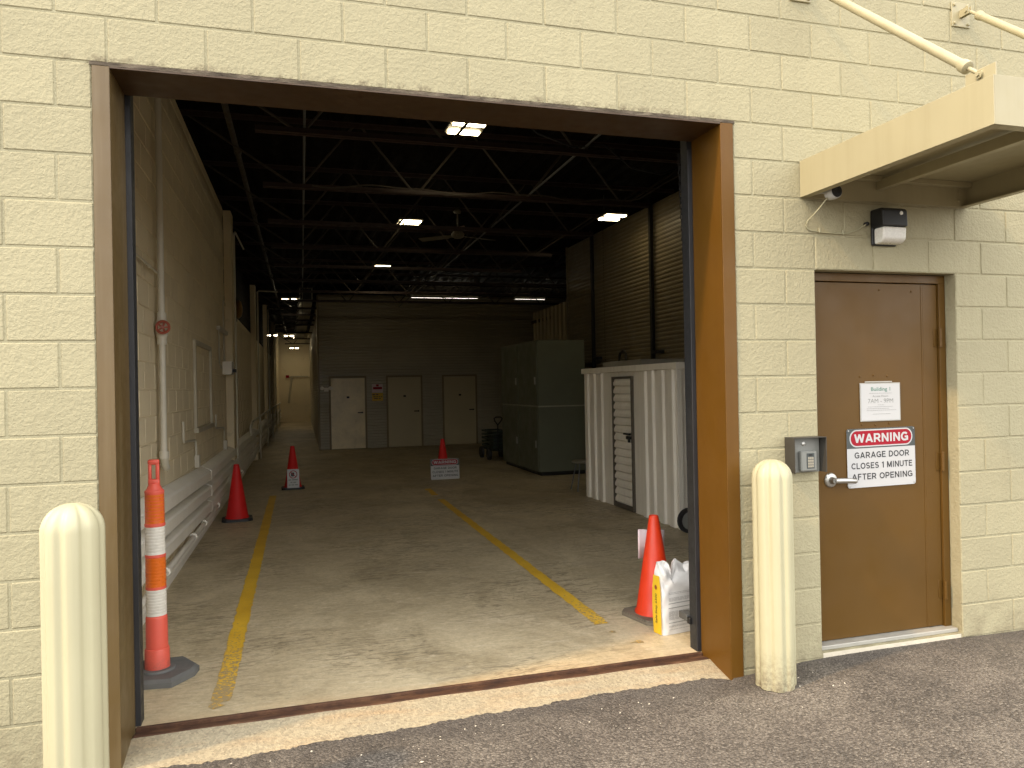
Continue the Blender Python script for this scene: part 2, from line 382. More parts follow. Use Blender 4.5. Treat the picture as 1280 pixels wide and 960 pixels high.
def mk(b, name, mats, parent=None, smooth=None, fixn=True, **kw):
    if parent is not None: org = ORI[parent.name]
    else:
        xs, ys, zs = zip(*b.v); org = ((min(xs) + max(xs)) / 2, (min(ys) + max(ys)) / 2, min(zs))
    o = bpy.data.objects.new(name, mesh(b, name, mats, org, smooth, fixn)); COL.objects.link(o)
    if parent is not None: o.parent = parent
    else: o.location = org
    ORI[o.name] = org
    return tag(o, **kw)
def thing(name, loc, label, cat, group=None, kind=None):
    o = bpy.data.objects.new(name, None); COL.objects.link(o); o.location = loc; o.empty_display_size = .1
    ORI[o.name] = tuple(loc); return tag(o, label, cat, group, kind)
def local(name, label, cat, group=None):
    """an Empty whose parts are built around the origin; placed afterwards"""
    o = thing(name, (0, 0, 0), label, cat, group); return o
def copy_tree(o, parent=None):
    c = o.copy(); COL.objects.link(c); c.parent = parent
    for ch in list(o.children): copy_tree(ch, c)
    return c
def textmesh(body, bold=0.0):
    cu = bpy.data.curves.new('lettering', 'FONT'); cu.body = body; cu.offset = bold; cu.resolution_u = 3
    ob = bpy.data.objects.new('lettering', cu); COL.objects.link(ob)
    bpy.context.view_layer.update()
    me = bpy.data.meshes.new_from_object(ob.evaluated_get(bpy.context.evaluated_depsgraph_get()))
    vs = [v.co.copy() for v in me.vertices]; fs = [tuple(p.vertices) for p in me.polygons]
    bpy.data.objects.remove(ob); bpy.data.curves.remove(cu); bpy.data.meshes.remove(me)
    x0 = min(v.x for v in vs); x1 = max(v.x for v in vs); y0 = min(v.y for v in vs); y1 = max(v.y for v in vs)
    return [((v.x - x0) / (x1 - x0), (v.y - y0) / (y1 - y0)) for v in vs], fs
_tc = {}
def lettering(b, body, o, ux, uz, wd, ht, bold=0.0, m=0):
    """text fitted in wd x ht, lower left corner o, along ux / uz"""
    if (body, bold) not in _tc: _tc[body, bold] = textmesh(body, bold)
    vs, fs = _tc[body, bold]; o, ux, uz = Vector(o), Vector(ux), Vector(uz)
    return b.add([o + ux * (u * wd) + uz * (v * ht) for u, v in vs], fs, m)
def arc(cx, cz, rx, rz, a0, a1, n=10):
    return [(cx + rx * math.cos(R(a0 + (a1 - a0) * i / n)), cz + rz * math.sin(R(a0 + (a1 - a0) * i / n))) for i in range(n + 1)]
# bold sans capitals as centre-line strokes in a box of height 1; (width, strokes)
GLY = {
 'A': (.92, [[(.10, .0), (.46, 1.0)], [(.46, 1.0), (.82, .0)], [(.24, .30), (.68, .30)]]),
 'C': (.86, [arc(.46, .5, .36, .41, 40, 320, 16)]),
 'D': (.84, [[(.12, 0), (.12, 1)], [(.12, .91), (.36, .91)] + arc(.36, .5, .38, .41, 90, -90, 12) + [(.12, .09)]]),
 'E': (.74, [[(.12, 0), (.12, 1)], [(.12, .91), (.70, .91)], [(.12, .52), (.64, .52)], [(.12, .09), (.72, .09)]]),
 'F': (.70, [[(.12, 0), (.12, 1)], [(.12, .91), (.68, .91)], [(.12, .50), (.60, .50)]]),
 'G': (.90, [arc(.47, .5, .37, .41, 42, 300, 16) + [(.79, .17), (.79, .46)], [(.48, .46), (.88, .46)]]),
 'I': (.36, [[(.18, 0), (.18, 1)]]),
 'L': (.70, [[(.12, 0), (.12, 1)], [(.12, .09), (.68, .09)]]),
 'M': (.98, [[(.12, 0), (.12, 1)], [(.13, .99), (.49, .10)], [(.49, .10), (.85, .99)], [(.86, 0), (.86, 1)]]),
 'N': (.86, [[(.12, 0), (.12, 1)], [(.13, .98), (.73, .02)], [(.74, 0), (.74, 1)]]),
 'O': (.94, [arc(.47, .5, .38, .41, 0, 360, 24)]),
 'P': (.78, [[(.12, 0), (.12, 1)], [(.12, .91), (.42, .91)] + arc(.42, .66, .26, .25, 90, -90, 10) + [(.12, .41)]]),
 'R': (.86, [[(.12, 0), (.12, 1)], [(.12, .91), (.44, .91)] + arc(.44, .67, .26, .24, 90, -90, 10) + [(.12, .43)], [(.46, .44), (.76, .0)]]),
 'S': (.80, [arc(.40, .70, .27, .21, 25, 250, 12) + arc(.40, .295, .29, .205, 80, -155, 12)]),
 'T': (.76, [[(.38, 0), (.38, 1)], [(.03, .91), (.73, .91)]]),
 'U': (.86, [[(.12, 1), (.12, .38)] + arc(.43, .38, .31, .29, 180, 360, 12) + [(.74, 1)]]),
 'W': (1.22, [[(.09, 1), (.33, .03)], [(.33, .03), (.61, .95)], [(.61, .95), (.89, .03)], [(.89, .03), (1.13, 1)]]),
 '1': (.50, [[(.32, 0), (.32, 1)], [(.30, .93), (.08, .74)]]),
 ' ': (.34, []),
}
def stroke_text(b, body, o, wd, ht, y, th=.19):
    adv = sum(GLY[c][0] + .10 for c in body) - .10; sx = wd / adv; x = 0; layer = 0
    for c in body:
        gw, sts = GLY[c]
        for k, st in enumerate(sts):
            st = [q for i, q in enumerate(st) if i == 0 or math.hypot(q[0] - st[i - 1][0], q[1] - st[i - 1][1]) > 1e-4]
            n = len(st); closed = n > 3 and abs(st[0][0] - st[-1][0]) < 1e-6 and abs(st[0][1] - st[-1][1]) < 1e-6
            lv, rv = [], []
            for i, (px, pz) in enumerate(st):
                a = st[i - 1] if i else (st[-2] if closed else None); d_ = st[i + 1] if i < n - 1 else (st[1] if closed else None)
                ds = []
                for p, q in ((a, (px, pz)), ((px, pz), d_)):
                    if p and q:
                        dx, dz = (q[0] - p[0]), (q[1] - p[1]); l = math.hypot(dx, dz) or 1; ds.append((dx / l, dz / l))
                tx = sum(q[0] for q in ds); tz = sum(q[1] for q in ds); l = math.hypot(tx, tz) or 1; tx /= l; tz /= l
                w_ = th / 2 / max(.6, tx * ds[0][0] + tz * ds[0][1])
                lv.append((px - tz * w_, pz + tx * w_)); rv.append((px + tz * w_, pz - tx * w_))
            yy = y - .00008 * (k + 1)
            P = lambda q: (o[0] + (x + q[0]) * sx, yy, o[1] + min(1.0, max(0.0, q[1])) * ht)
            b.add([P(q) for q in lv] + [P(q) for q in rv], [(i, i + 1, n + i + 1, n + i) for i in range(n - 1)])
        x += gw + .10
def rrect(cx, cz, w2, h2, r, n=6):
    pts = []
    for qx, qz, a0 in ((1, 1, 0), (-1, 1, 90), (-1, -1, 180), (1, -1, 270)):
        for i in range(n + 1):
            a = R(a0 + 90 * i / n); pts.append((cx + qx * (w2 - r) + r * math.cos(a), cz + qz * (h2 - r) + r * math.sin(a)))
    return pts

Z0 = 14.75 * .2032                    # lintel course line
OPL, OPR = -.06, 3.13                 # big opening in the blockwork
DL, DR, DT = 3.6576, 4.6736, Z0 - 4 * .2032
FZ = -.045                            # garage floor level
def lwx(y): return -.275 + .0125 * (y - 2.8)   # inner left wall plane (runs slightly askew)
def zground(x):
    pts = [(-5, -.10), (2.9, -.09), (3.15, -.085), (3.5, -.055), (3.7, -.047), (4.7, -.047), (5.3, -.058), (9, -.07)]
    if x <= pts[0][0]: return pts[0][1]
    for (a, za), (b_, zb) in zip(pts, pts[1:]):
        if x <= b_: return za + (zb - za) * (x - a) / (b_ - a)
    return pts[-1][1]

def zapron(y): return -.0560 + (y - .2165) * .21
# ------------------------------------------------------------------ ground
def ground():
    xs = [-900, -250, -70, -20, -8, -4, -2.5, -1.5] + [-1.0 + .03 * i for i in range(34)] + [.014 * i for i in range(1, 222)] + [3.12 + .05 * i for i in range(62)] + [6.4, 7.5, 9, 14, 30, 90, 280, 900]
    ts = [0, -.008, -.02, -.04] + [-.07 - .05 * i for i in range(48)] + [-3, -4.2, -6, -10, -20, -60, -200, -900]
    rn = random.Random(3); off = [rn.uniform(-1, 1) for _ in xs]; off2 = [rn.uniform(-1, 1) for _ in xs]
    b = B(); n = len(ts)
    vs = []
    for i, x in enumerate(xs):
        inside = OPL + .07 < x < OPR - .07
        if inside:
            base = .043 if x > 2.4 else -.030 + .073 * max(0, min(1, (x - .4) / 2.0))
            base += (-.05 if x > 2.95 else 0) * (x - 2.95) / .12 if x > 2.95 else 0
            ye = base + .0065 * off[i] + .004 * math.sin(x * 9.1) + .004 * math.sin(x * 31 + 1)
            z0 = zapron(ye) + .003
        else:
            ye = .05; z0 = zground(x)
        for t in ts:
            y = ye + t; zt = zground(x) - (.012 if inside else 0) * max(0, 1 + t / .8) + max(-.05, .016 * t) if t > -5 else -.15
            if t <= -10: zt = -.18
            k = min(1, -t / .04)
            z = z0 * (1 - k) + zt * k
            if inside and y > -.25: z = max(z, zapron(y) + .003 + .003 * k)
            if -2.6 < t < -.03 and -1 < x < 6: z += .0022 * math.sin(x * 7.3 + y * 3.1) * math.sin(y * 6.7 - x * 2.2)
            vs.append((x, y, z))
    fs = [(i * n + j, i * n + j + 1, (i + 1) * n + j + 1, (i + 1) * n + j) for i in range(len(xs) - 1) for j in range(n - 1)]
    b.add(vs, fs)
    o = mk(b, 'asphalt_ground', 'asphalt', smooth=60, kind='structure', label='dark grey worn asphalt in front of the garage')
ground()
# concrete apron ramp under the opening
b = B(); nx = 60
vs = []
for i in range(nx + 1):
    x = .004 + (3.056 - .004) * i / nx
    for (y, z) in ((.2165, zapron(.2165)), (.12, zapron(.12)), (.06, zapron(.06)), (-.03, zapron(-.03)), (-.16, zapron(-.16))):
        vs.append((x, y, z + .0015 * math.sin(x * 11 + y * 20)))
b.add(vs, [(i * 5 + j, i * 5 + j + 1, i * 5 + j + 6, i * 5 + j + 5) for i in range(nx) for j in range(4)])
mk(b, 'concrete_apron', 'apron', smooth=60, kind='structure', label='sandy rust stained concrete apron in the garage doorway')
# garage floor
b = B(); b.box(-.6, 16, .31, 37.5, FZ - .15, FZ)
floor = mk(b, 'garage_floor', 'floor', kind='structure', label='grey brown scuffed concrete garage floor')
# rusted floor angle
b = B(); b.box(.012, 3.048, .287, .309, FZ - .02, FZ + .003, .003); b.box(.012, 3.048, .248, .2868, FZ - .03, FZ - .013, .003); b.box(.012, 3.048, .217, .2475, FZ - .04, FZ - .007, .004)

mk(b, 'floor_angle', 'rust', label='rusted steel angle along the floor edge of the doorway', cat='floor angle')
# painted lines
def ribbon(pts, name, th=.003, jag=.006, seed=1):
    rn = random.Random(seed); b = B(); vs = []; fs = []
    for (xl, xr, y) in pts:
        for x, sgn in ((xl, -1), (xr, 1)):
            vs.append((x + rn.uniform(-jag, jag) , y + rn.uniform(-jag, jag), FZ + th))
    k = len(pts)
    fs = [(2 * i, 2 * i + 1, 2 * i + 3, 2 * i + 2) for i in range(k - 1)]
    b.add(vs, fs)
    return mk(b, name, 'line', floor)
def lerp_line(x0, y0, x1, y1, w_, n):
    out = []
    for i in range(n + 1):
        t = i / n; x = x0 + (x1 - x0) * t; y = y0 + (y1 - y0) * t
        out.append((x, x + w_, y))
    return out
lp = lerp_line(.326, .56, .407, 8.3, .100, 150)
lp = [(.330, .352, .405), (.315, .40, .43), (.318, .385, .45), (.325, .36, .465), (.335, .415, .49), (.327, .425, .52)] + lp
ribbon(lp, 'painted_line', seed=2)
ribbon(lerp_line(2.655, .98, 2.715, 6.9, .098, 120), 'painted_line', seed=3)
ribbon(lerp_line(2.725, 7.35, 2.74, 8.1, .085, 14), 'painted_line', jag=.02, seed=4)
ribbon([(2.70, 2.72, .78), (2.67, 2.73, .80), (2.69, 2.72, .83)], 'painted_line', jag=.012, seed=5)
ribbon([(2.76, 2.80, .56), (2.73, 2.81, .58), (2.78, 2.80, .60)], 'painted_line', jag=.012, seed=6)

# loose pale chips of stone on the asphalt
rn = random.Random(11); b = B()
for i in range(130):
    if i < 95: x = rn.uniform(.2, 3.6); y = -.10 - abs(rn.gauss(0, .18)); 
    else: x = rn.uniform(.5, 6); y = rn.uniform(-2.2, -.1)
    s_ = rn.choice([.0018, .002, .0025, .003, .003, .004, .006]); z = zground(x) + max(-.05, .016 * (y - .03)) + s_ * .3
    el = rn.choice((1, 1, 1, 2.2))
    vs = [(x + el * rn.uniform(.6, 1.2) * s_ * dx, y + rn.uniform(.6, 1.2) * s_ * dy, z + rn.uniform(.5, .9) * s_ * dz) for dx, dy, dz in ((1, 0, 0), (-1, 0, 0), (0, 1, 0), (0, -1, 0), (0, 0, 1), (0, 0, -1))]
    b.add(vs, [(0, 2, 4), (2, 1, 4), (1, 3, 4), (3, 0, 4), (2, 0, 5), (1, 2, 5), (3, 1, 5), (0, 3, 5)])
mk(b, 'stone_chips', 'threshold', kind='stuff', label='pale stone chips scattered on the asphalt by the apron', cat='gravel')

# ------------------------------------------------------------------ front wall of painted blocks
XA, XB, ZT = -3.0, 9.5, Z0 + 9 * .2032
bw = B(); J = .0042
def slab(x0, x1, z0, z1): bw.box(x0, x1, J, .30, z0, z1)
slab(XA, OPL - .003, -.35, Z0 - .0003); slab(OPR + .003, DL - .003, -.35, Z0 - .0003); slab(DR + .003, XB, -.35, Z0 - .0003)
slab(DL - .003, DR + .003, DT + .003, Z0 - .0003); slab(XA, XB, Z0, ZT)
slab(DL - .003, DR + .003, -.35, -.02)
wall = mk(bw, 'front_wall', 'cream_block', label='cream painted concrete block wall around the garage opening', cat='wall')
COURSE, BLK = .2032, .4064
_blk = {}
def block_obj(parent, x0, x1, z0, z1, y0=0.0, dep=.19, rest=None, mt='cream_block', g=.0048, ch=.004):
    a, c_ = x0 + g, x1 - g; lo, hi = z0 + g, z1 - g
    dy = random.uniform(-.0009, .0011)
    if rest is not None:
        rest.box(a, c_, y0 + dy, y0 + dep, lo, hi, ch); return
    key = (round(c_ - a, 3), round(hi - lo, 3), mt, dep)
    if key not in _blk:
        bb = B(); bb.box(-(c_ - a) / 2, (c_ - a) / 2, 0, dep, -(hi - lo) / 2, (hi - lo) / 2, ch); _blk[key] = mesh(bb, 'block', mt)
    o = bpy.data.objects.new('block', _blk[key]); COL.objects.link(o); o.parent = parent
    org = ORI[parent.name]
    o.location = ((a + c_) / 2 - org[0], y0 + dy - org[1], (lo + hi) / 2 - org[2])
    o.rotation_euler = (random.uniform(-.002, .002), random.uniform(-.0015, .0015), random.uniform(-.0015, .0015))
rest = B()
for c in range(-9, 16):
    zt, zb = Z0 - c * COURSE, Z0 - (c + 1) * COURSE
    if zb < -.25: zb = -.25
    offs = 0 if c % 2 else .5
    j = math.floor(XA / BLK) - 1
    segs = []
    while j * BLK < XB:
        segs.append(((j + offs) * BLK, (j + offs + 1) * BLK)); j += 1
    cuts = []
    if c >= 0: cuts.append((OPL, OPR))
    if zt <= DT + .01 and zb >= -.12: cuts.append((DL, DR))
    if c >= 14:  # sill courses: the door opening stops just under its threshold
        pass
    for (x0, x1) in segs:
        x0, x1 = max(x0, XA), min(x1, XB)
        parts = [(x0, x1)]
        for (ca, cb) in cuts:
            nw = []
            for (p, q) in parts:
                if q <= ca or p >= cb: nw.append((p, q)); continue
                if p < ca: nw.append((p, ca))
                if q > cb: nw.append((cb, q))
            parts = nw
        for (p, q) in parts:
            if q - p < .03: continue
            vis = -.85 < (p + q) / 2 < 5.75 and (zt < 3.1 + .16 * max(0, (p + q) / 2 + .5) + .25) and zt > -.05
            block_obj(wall, p, q, zb, zt, rest=None if vis else rest)
o = mk(rest, 'outer_blocks', 'cream_block', wall, kind='stuff')
# weathered grout lip between lintel plate and blocks
b = B(); rn = random.Random(5); vs = []; n = 160
for i in range(n + 1):
    x = OPL - .01 + (OPR - OPL + .02) * i / n
    h = .005 + .006 * rn.random() + .002 * math.sin(x * 5)
    vs += [(x, -.004 - .003 * rn.random(), Z0 - .012), (x, -.0035 - .004 * rn.random(), Z0 + h * .5), (x, .004, Z0 + h)]
b.add(vs, [(3 * i + j, 3 * i + j + 1, 3 * i + j + 4, 3 * i + j + 3) for i in range(n) for j in (0, 1)])
mk(b, 'grout_lip', 'lintel_edge', wall, smooth=60, label='weathered grey grout line over the brown lintel')

# ------------------------------------------------------------------ brown steel frame
fr = thing('door_frame', (1.53, .15, -.1), 'brown painted steel frame lining the big garage opening', 'door frame')
ZH = 2.978
b = B(); b.box(-.0598, .0095, -.006, .0, -.14, Z0 - .013, .0015); b.box(.0055, .0095, .0005, .305, -.14, ZH, 0); b.box(-.045, .0050, .305, .312, -.14, ZH); mk(b, 'jamb', 'frame_brown', fr)
b = B(); b.box(3.0505, 3.1298, -.006, .0, -.14, Z0 - .013, .0015); b.box(3.0505, 3.0545, .0005, .305, -.14, ZH, 0); b.box(3.056, 3.11, .305, .312, -.14, ZH); mk(b, 'jamb', 'brown', fr)
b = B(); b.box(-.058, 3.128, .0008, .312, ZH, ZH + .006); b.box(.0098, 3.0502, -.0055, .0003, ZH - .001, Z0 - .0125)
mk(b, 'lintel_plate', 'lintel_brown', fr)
# rubber edge seals and steel guide rails behind the jambs
def seal(x0, x1, name_l, gx0, gx1):
    t = thing('guide_rail', ((x0 + x1) / 2, .33, -.04), name_l, 'door track')
    b = B(); b.box(x0, x1, .314, .326, FZ, 2.93, .002); mk(b, 'rubber_seal', 'rubber', t)
    b = B(); b.box(gx0, gx1, .3285, .334, FZ, 3.6); b.box(gx0, gx0 + .004, .3345, .40, FZ, 3.6); b.box(gx1 - .004, gx1, .3345, .40, FZ, 3.6); mk(b, 'rail', 'track', t)
    b = B()
    for z in (.25, .8, 1.35, 1.9, 2.45): b.lathe([(.009, 0), (.009, -.004), (.005, -.007)], ((gx0 + gx1) / 2, .3275, z), 8, axis='y')
    mk(b, 'bolts', 'galv', t, smooth=40, kind='stuff')
seal(-.03, .032, 'black rubber seal and steel door track behind the jamb beside the striped post', .000, .031)
seal(3.028, 3.08, 'black rubber seal and steel door track behind the jamb beside the white sack', 3.030, 3.068)
# rolled-up door above the opening (its coil and bottom bar stay above the lintel)
t = thing('roll_up_door', (1.53, .62, 3.02), 'rolled up steel garage door coiled above the opening', 'garage door')
b = B(); b.lathe([(.24, -.1), (.24, 3.16)], (0, .64, 3.46), 28, axis='x'); mk(b, 'coil', 'deck', t, smooth=40)
b = B(); b.box(.02, 3.04, .35, .39, 3.12, 3.20, .004); mk(b, 'bottom_bar', 'galv', t)
b = B(); b.box(-.14, -.11, .36, .92, 3.22, 3.8); mk(b, 'end_bracket', 'galv', t)
b = B(); b.box(3.17, 3.20, .36, .92, 3.22, 3.8); mk(b, 'end_bracket', 'galv', t)

# ------------------------------------------------------------------ bollards
def bollard(x, y, zb, zt, rad, rot, label):
    t = thing('bollard', (x, y, zb), label, 'bollard', 'cream bollards flanking the garage opening')
    NF = 8
    def fl(a, z):
        k = 1.0
        q = math.cos(NF * (a + rot))
        d = .105 * max(0, q) ** 1.2 - .012 * max(0, -q)
        return k - d
    h = zt - zb; prof = [(rad, 0), (rad, h - rad * .95)]
    zs = h - rad * .95
    for i in range(1, 11):
        a = R(90 * i / 10.4); prof.append((rad * math.cos(a) ** .9, zs + rad * .95 * math.sin(a)))
    prof.append((.004, h))
    pr = [(rad, 0)] + [(rad, zs * k / 6) for k in range(1, 7)] + prof[2:]
    b = B(); b.lathe(pr, (x, y, zb), 96, rad=fl); mk(b, 'sleeve', 'bollard', t, smooth=50)
    b = B(); b.lathe([(rad * .86, -.06), (rad * .86, .004)], (x, y, zb), 32); mk(b, 'post', 'cream', t, smooth=40)
bollard(-.03, -.537, zground(0) - .006, 1.150, .104, .2, 'fluted cream bollard standing left of the garage opening')
bollard(3.222, -.165, zground(3.2) - .004, 1.128, .104, .05, 'fluted cream bollard standing between the garage opening and the brown door')

# ------------------------------------------------------------------ personnel door
t = thing('entry_door', (4.165, .08, -.01), 'brown painted steel entry door with lever handle, right of the garage opening', 'door')
YF, YD = .076, .094
b = B()
b.box(DL + .001, DL + .050, YF, .20, -.018, DT - .0505, .0015); b.box(DR - .050, DR - .001, YF, .20, -.018, DT - .0505, .0015); b.box(DL + .001, DR - .001, YF, .20, DT - .05, DT - .001, .0015)
dfr = mk(b, 'frame', 'door_brown', t)
b = B(); b.box(DL + .053, DR - .053, YD, YD + .044, .008, DT - .054, .0015)
leaf = mk(b, 'leaf', 'door_brown', t)
b = B(); b.box(4.500, 4.512, YD - .0022, YD, .01, DT - .06); b.box(4.512, DR - .055, YD - .0035, YD, .01, DT - .06, .001); mk(b, 'edge_plate', 'door_brown', leaf)
b = B(); b.box(3.70, 3.735, YD - .003, YD, .6, DT - .06, .001); mk(b, 'edge_plate', 'door_brown', leaf)
for z in (1.80, 1.03, .235):
    b = B(); b.lathe([(.011, -.058), (.011, .058)], (DR - .0515, YF - .008, z), 12); b.box(DR - .085, DR - .0525, YD - .006, YD - .0037, z - .055, z + .055, .001)
    for k in (-.02, .02): b.lathe([(.0118, -.001), (.0118, .001)], (DR - .0515, YF - .008, z + k), 12)
    mk(b, 'hinge', 'door_brown', t, smooth=40)
b = B()
for x, z in ((4.19, 2.09), (4.43, 2.085), (4.035, 1.566), (4.135, 1.573), (4.235, 1.566), (4.04, 1.277), (4.14, 1.272), (4.245, 1.277), (4.56, .84), (4.565, .915), (3.77, 1.10)):
    b.lathe([(.0065, 0), (.0065, -.002), (.004, -.0045)], (x, YD - .0002, z), 10, axis='y')
mk(b, 'bolt_heads', 'door_brown', t, smooth=40, kind='stuff')
h = None
b = B(); b.lathe([(.043, 0), (.043, -.006), (.038, -.012), (.022, -.015), (.019, -.03), (.017, -.046)], (3.808, YD, .955), 28, axis='y')
h = mk(b, 'handle_rose', 'chrome', t, smooth=35)
b = B(); b.path([(3.800, YD - .052, .956), (3.84, YD - .055, .955), (3.90, YD - .052, .951), (3.945, YD - .048, .947), (3.957, YD - .044, .946)], [.016, .0165, .0155, .015, .010], 12)
mk(b, 'lever', 'chrome', h, smooth=50)
b = B(); b.box(DL + .002, DR - .002, .028, .19, -.0195, .004, .003); mk(b, 'threshold', 'alu', t)
# concrete sill under the threshold
b = B(); b.box(DL + .002, DR - .002, .003, .0745, -.10, -.022, .004); mk(b, 'door_sill', 'threshold', label='pale concrete sill under the brown entry door', cat='sill')
# brown paint edge along masonry opening
# warning sign builder (local, facing -Y, lower-left at origin)
def warning_sign(t, W=.502, H=.354, th=.0015):
    f = -th
    pl = rrect(W / 2, H / 2, W / 2, H / 2, .015)
    b = B(); b.prism([(x, 0, z) for x, z in pl], (0, 0, 0), (0, -th, 0)); mk(b, 'plate', 'white', t)
    pt = [(x, z) for x, z in pl if z > H / 2]; 
    top = [(W, .236), *pt, (0, .236)]
    b = B(); b.prism([(x, f - .0003, z) for x, z in top], (0, 0, 0), (0, -.0004, 0)); mk(b, 'header_band', 'sign_slate', t)
    b = B(); b.prism([(x, f - .0009, z) for x, z in rrect(W / 2, .2955, .232, .052, .050, 10)], (0, 0, 0), (0, -.0003, 0)); mk(b, 'badge_rim', 'white', t)
    b = B(); b.prism([(x, f - .0014, z) for x, z in rrect(W / 2, .2955, .224, .0445, .0435, 10)], (0, 0, 0), (0, -.0003, 0)); mk(b, 'badge', 'red', t)
    b = B(); stroke_text(b, 'WARNING', (.052, .2695), .398, .053, f - .0022, .22); mk(b, 'heading_lettering', 'white', t, fixn=False, kind='stuff')
    for body, x, z, wd in (('GARAGE DOOR', .052, .176, .405), ('CLOSES 1 MINUTE', .028, .112, .450), ('AFTER OPENING', .030, .047, .448)):
        b = B(); stroke_text(b, body, (x, z), wd, .037, f - .0008, .175); mk(b, 'lettering', 'ink', t, fixn=False, kind='stuff')
    for x, z in ((.012, .012), (W - .012, .012), (.012, H - .012), (W - .012, H - .012)):
        b = B(); b.lathe([(.0045, 0), (.0045, -.002), (.002, -.003)], (x, f - .0005, z), 10, axis='y'); mk(b, 'screw', 'chrome', t, smooth=40)
sg = local('warning_sign', 'white and red WARNING garage door sign screwed to the brown entry door', 'sign', 'garage door warning signs')
warning_sign(sg); sg.location = (3.928, YD - .0045, .898); sg.rotation_euler = (0, R(-.3), 0)
# paper notice
t = thing('paper_notice', (4.177, YD - .003, 1.30), 'white Building 1 access hours notice above the warning sign on the brown door', 'notice')
b = B(); b.box(4.035, 4.319, YD - .007, YD - .0062, 1.300, 1.520); mk(b, 'sheet', 'paper', t)
b = B(); b.box(4.028, 4.326, YD - .0058, YD - .0036, 1.294, 1.526, .0008); mk(b, 'holder', 'alu', t)
b = B(); b.box(4.065, 4.265, YD - .0078, YD - .0036, 1.528, 1.536, .001); mk(b, 'clip_bar', 'alu', t)
yt = YD - .0076
b = B(); lettering(b, 'Building 1', (4.108, yt, 1.470), (1, 0, 0), (0, 0, 1), .142, .030, .012); mk(b, 'title_lettering', 'green_ink', t)
b = B(); lettering(b, 'Access Hours', (4.118, yt, 1.440), (1, 0, 0), (0, 0, 1), .116, .0125, .0)
lettering(b, '7AM - 9PM', (4.084, yt, 1.404), (1, 0, 0), (0, 0, 1), .186, .026, -.004); mk(b, 'hours_lettering', 'grey_ink', t)
rn = random.Random(2); b = B()
def fine(b, x0, x1, y, z, h, rn, vert=False):
    x = x0
    while x < x1:
        w_ = rn.uniform(1.5, 5) * h
        b.box(x, min(x + w_, x1), y - .0002, y + .0002, z, z + h); x += w_ + h * .9
for (a, c_, z) in ((4.094, 4.262, 1.4615), (4.155, 4.203, 1.391), (4.082, 4.265, 1.380), (4.074, 4.238, 1.369), (4.074, 4.292, 1.3585), (4.118, 4.248, 1.336)):
    fine(b, a, c_, yt, z, .0032, rn)
mk(b, 'fine_print', 'fine_ink', t, kind='stuff')

# ------------------------------------------------------------------ keypad in hooded housing
t = thing('keypad', (3.52, 0, 1.03), 'grey entry keypad in a hooded dark housing left of the brown door', 'keypad')
xa, xb, za, zb_ = 3.428, 3.640, 1.030, 1.226
b = B()
b.box(xa, xa + .003, -.088, -.001, za + .0, zb_); b.box(xb - .003, xb, -.088, -.001, za, zb_); b.box(xa, xb, -.0885, -.001, zb_ + .0003, zb_ + .0035)
mk(b, 'hood', 'dark_grey', t)
b = B(); b.box(xa + .004, xb - .004, -.030, -.001, za - .002, zb_ - .001, .002); pnl = mk(b, 'back_plate', 'grey_metal', t)
b = B(); b.lathe([(.012, 0), (.012, -.003), (.008, -.005)], (3.53, -.0302, 1.190), 18, axis='y'); mk(b, 'lock', 'chrome', pnl, smooth=40)
b = B(); b.box(3.492, 3.598, -.060, -.0305, za + .006, 1.150, .006); kp = mk(b, 'reader', 'grey_metal', t)
b = B(); b.box(3.527, 3.577, -.0622, -.0604, 1.052, 1.138, .0005); mk(b, 'key_field', 'sign_slate', kp)
for r_ in range(4):
    for c_ in range(3):
        b = B(); x = 3.5325 + c_ * .0133; z = 1.058 + r_ * .0155; b.box(x, x + .0118, -.0645, -.0624, z, z + .0125, .0008); mk(b, 'key', 'cardboard', kp)
b = B(); b.box(3.540, 3.564, -.0642, -.0624, 1.124, 1.133, .0006); mk(b, 'display', 'black', kp)

# ------------------------------------------------------------------ canopy over the door with tie rods
t = thing('door_canopy', (4.17, -.62, 2.60), 'cream steel box canopy hung over the brown entry door', 'canopy')
cx0, cx1, cy, cz0, cz1 = 3.564, 4.776, -1.238, 2.597, 2.804
b = B(); b.box(cx0, cx0 + .006, cy, -.002, cz0, cz1, .001); b.box(cx0 + .0062, cx0 + .05, cy + .007, -.009, cz0, cz0 + .006); mk(b, 'side_fascia', 'canopy', t)
b = B(); b.box(cx1 - .006, cx1, cy, -.002, cz0, cz1, .001); b.box(cx1 - .05, cx1 - .0062, cy + .007, -.009, cz0, cz0 + .006); mk(b, 'side_fascia', 'canopy', t)
b = B(); b.box(cx0 + .0063, cx1 - .0063, cy, cy + .006, cz0, cz1, .001); b.box(cx0 + .052, cx1 - .052, cy + .0063, cy + .05, cz0, cz0 + .006); mk(b, 'front_fascia', 'canopy', t)
b = B(); b.box(cx0 + .0063, cx1 - .0063, -.008, -.002, cz0, cz1 - .004, .001); bk = mk(b, 'wall_channel', 'canopy', t)
b = B()
for x in (cx0 + .07, cx1 - .07):
    for z in (2.635, 2.685): b.lathe([(.009, 0), (.009, -.004), (.006, -.008)], (x, -.0085, z), 8, axis='y')
mk(b, 'bolts', 'canopy', bk, smooth=40, kind='stuff')
b = B(); b.box(cx0 + .0065, cx1 - .0065, cy + .0065, -.0085, 2.742, 2.748)
b.box(cx0 + .007, cx1 - .007, -.05, -.0088, 2.712, 2.7418, .002)
mk(b, 'soffit_panel', 'canopy', t)
b = B(); b.box(4.09, 4.135, cy + .0505, -.0087, 2.665, 2.7215, .002); mk(b, 'cross_beam', 'canopy', t)
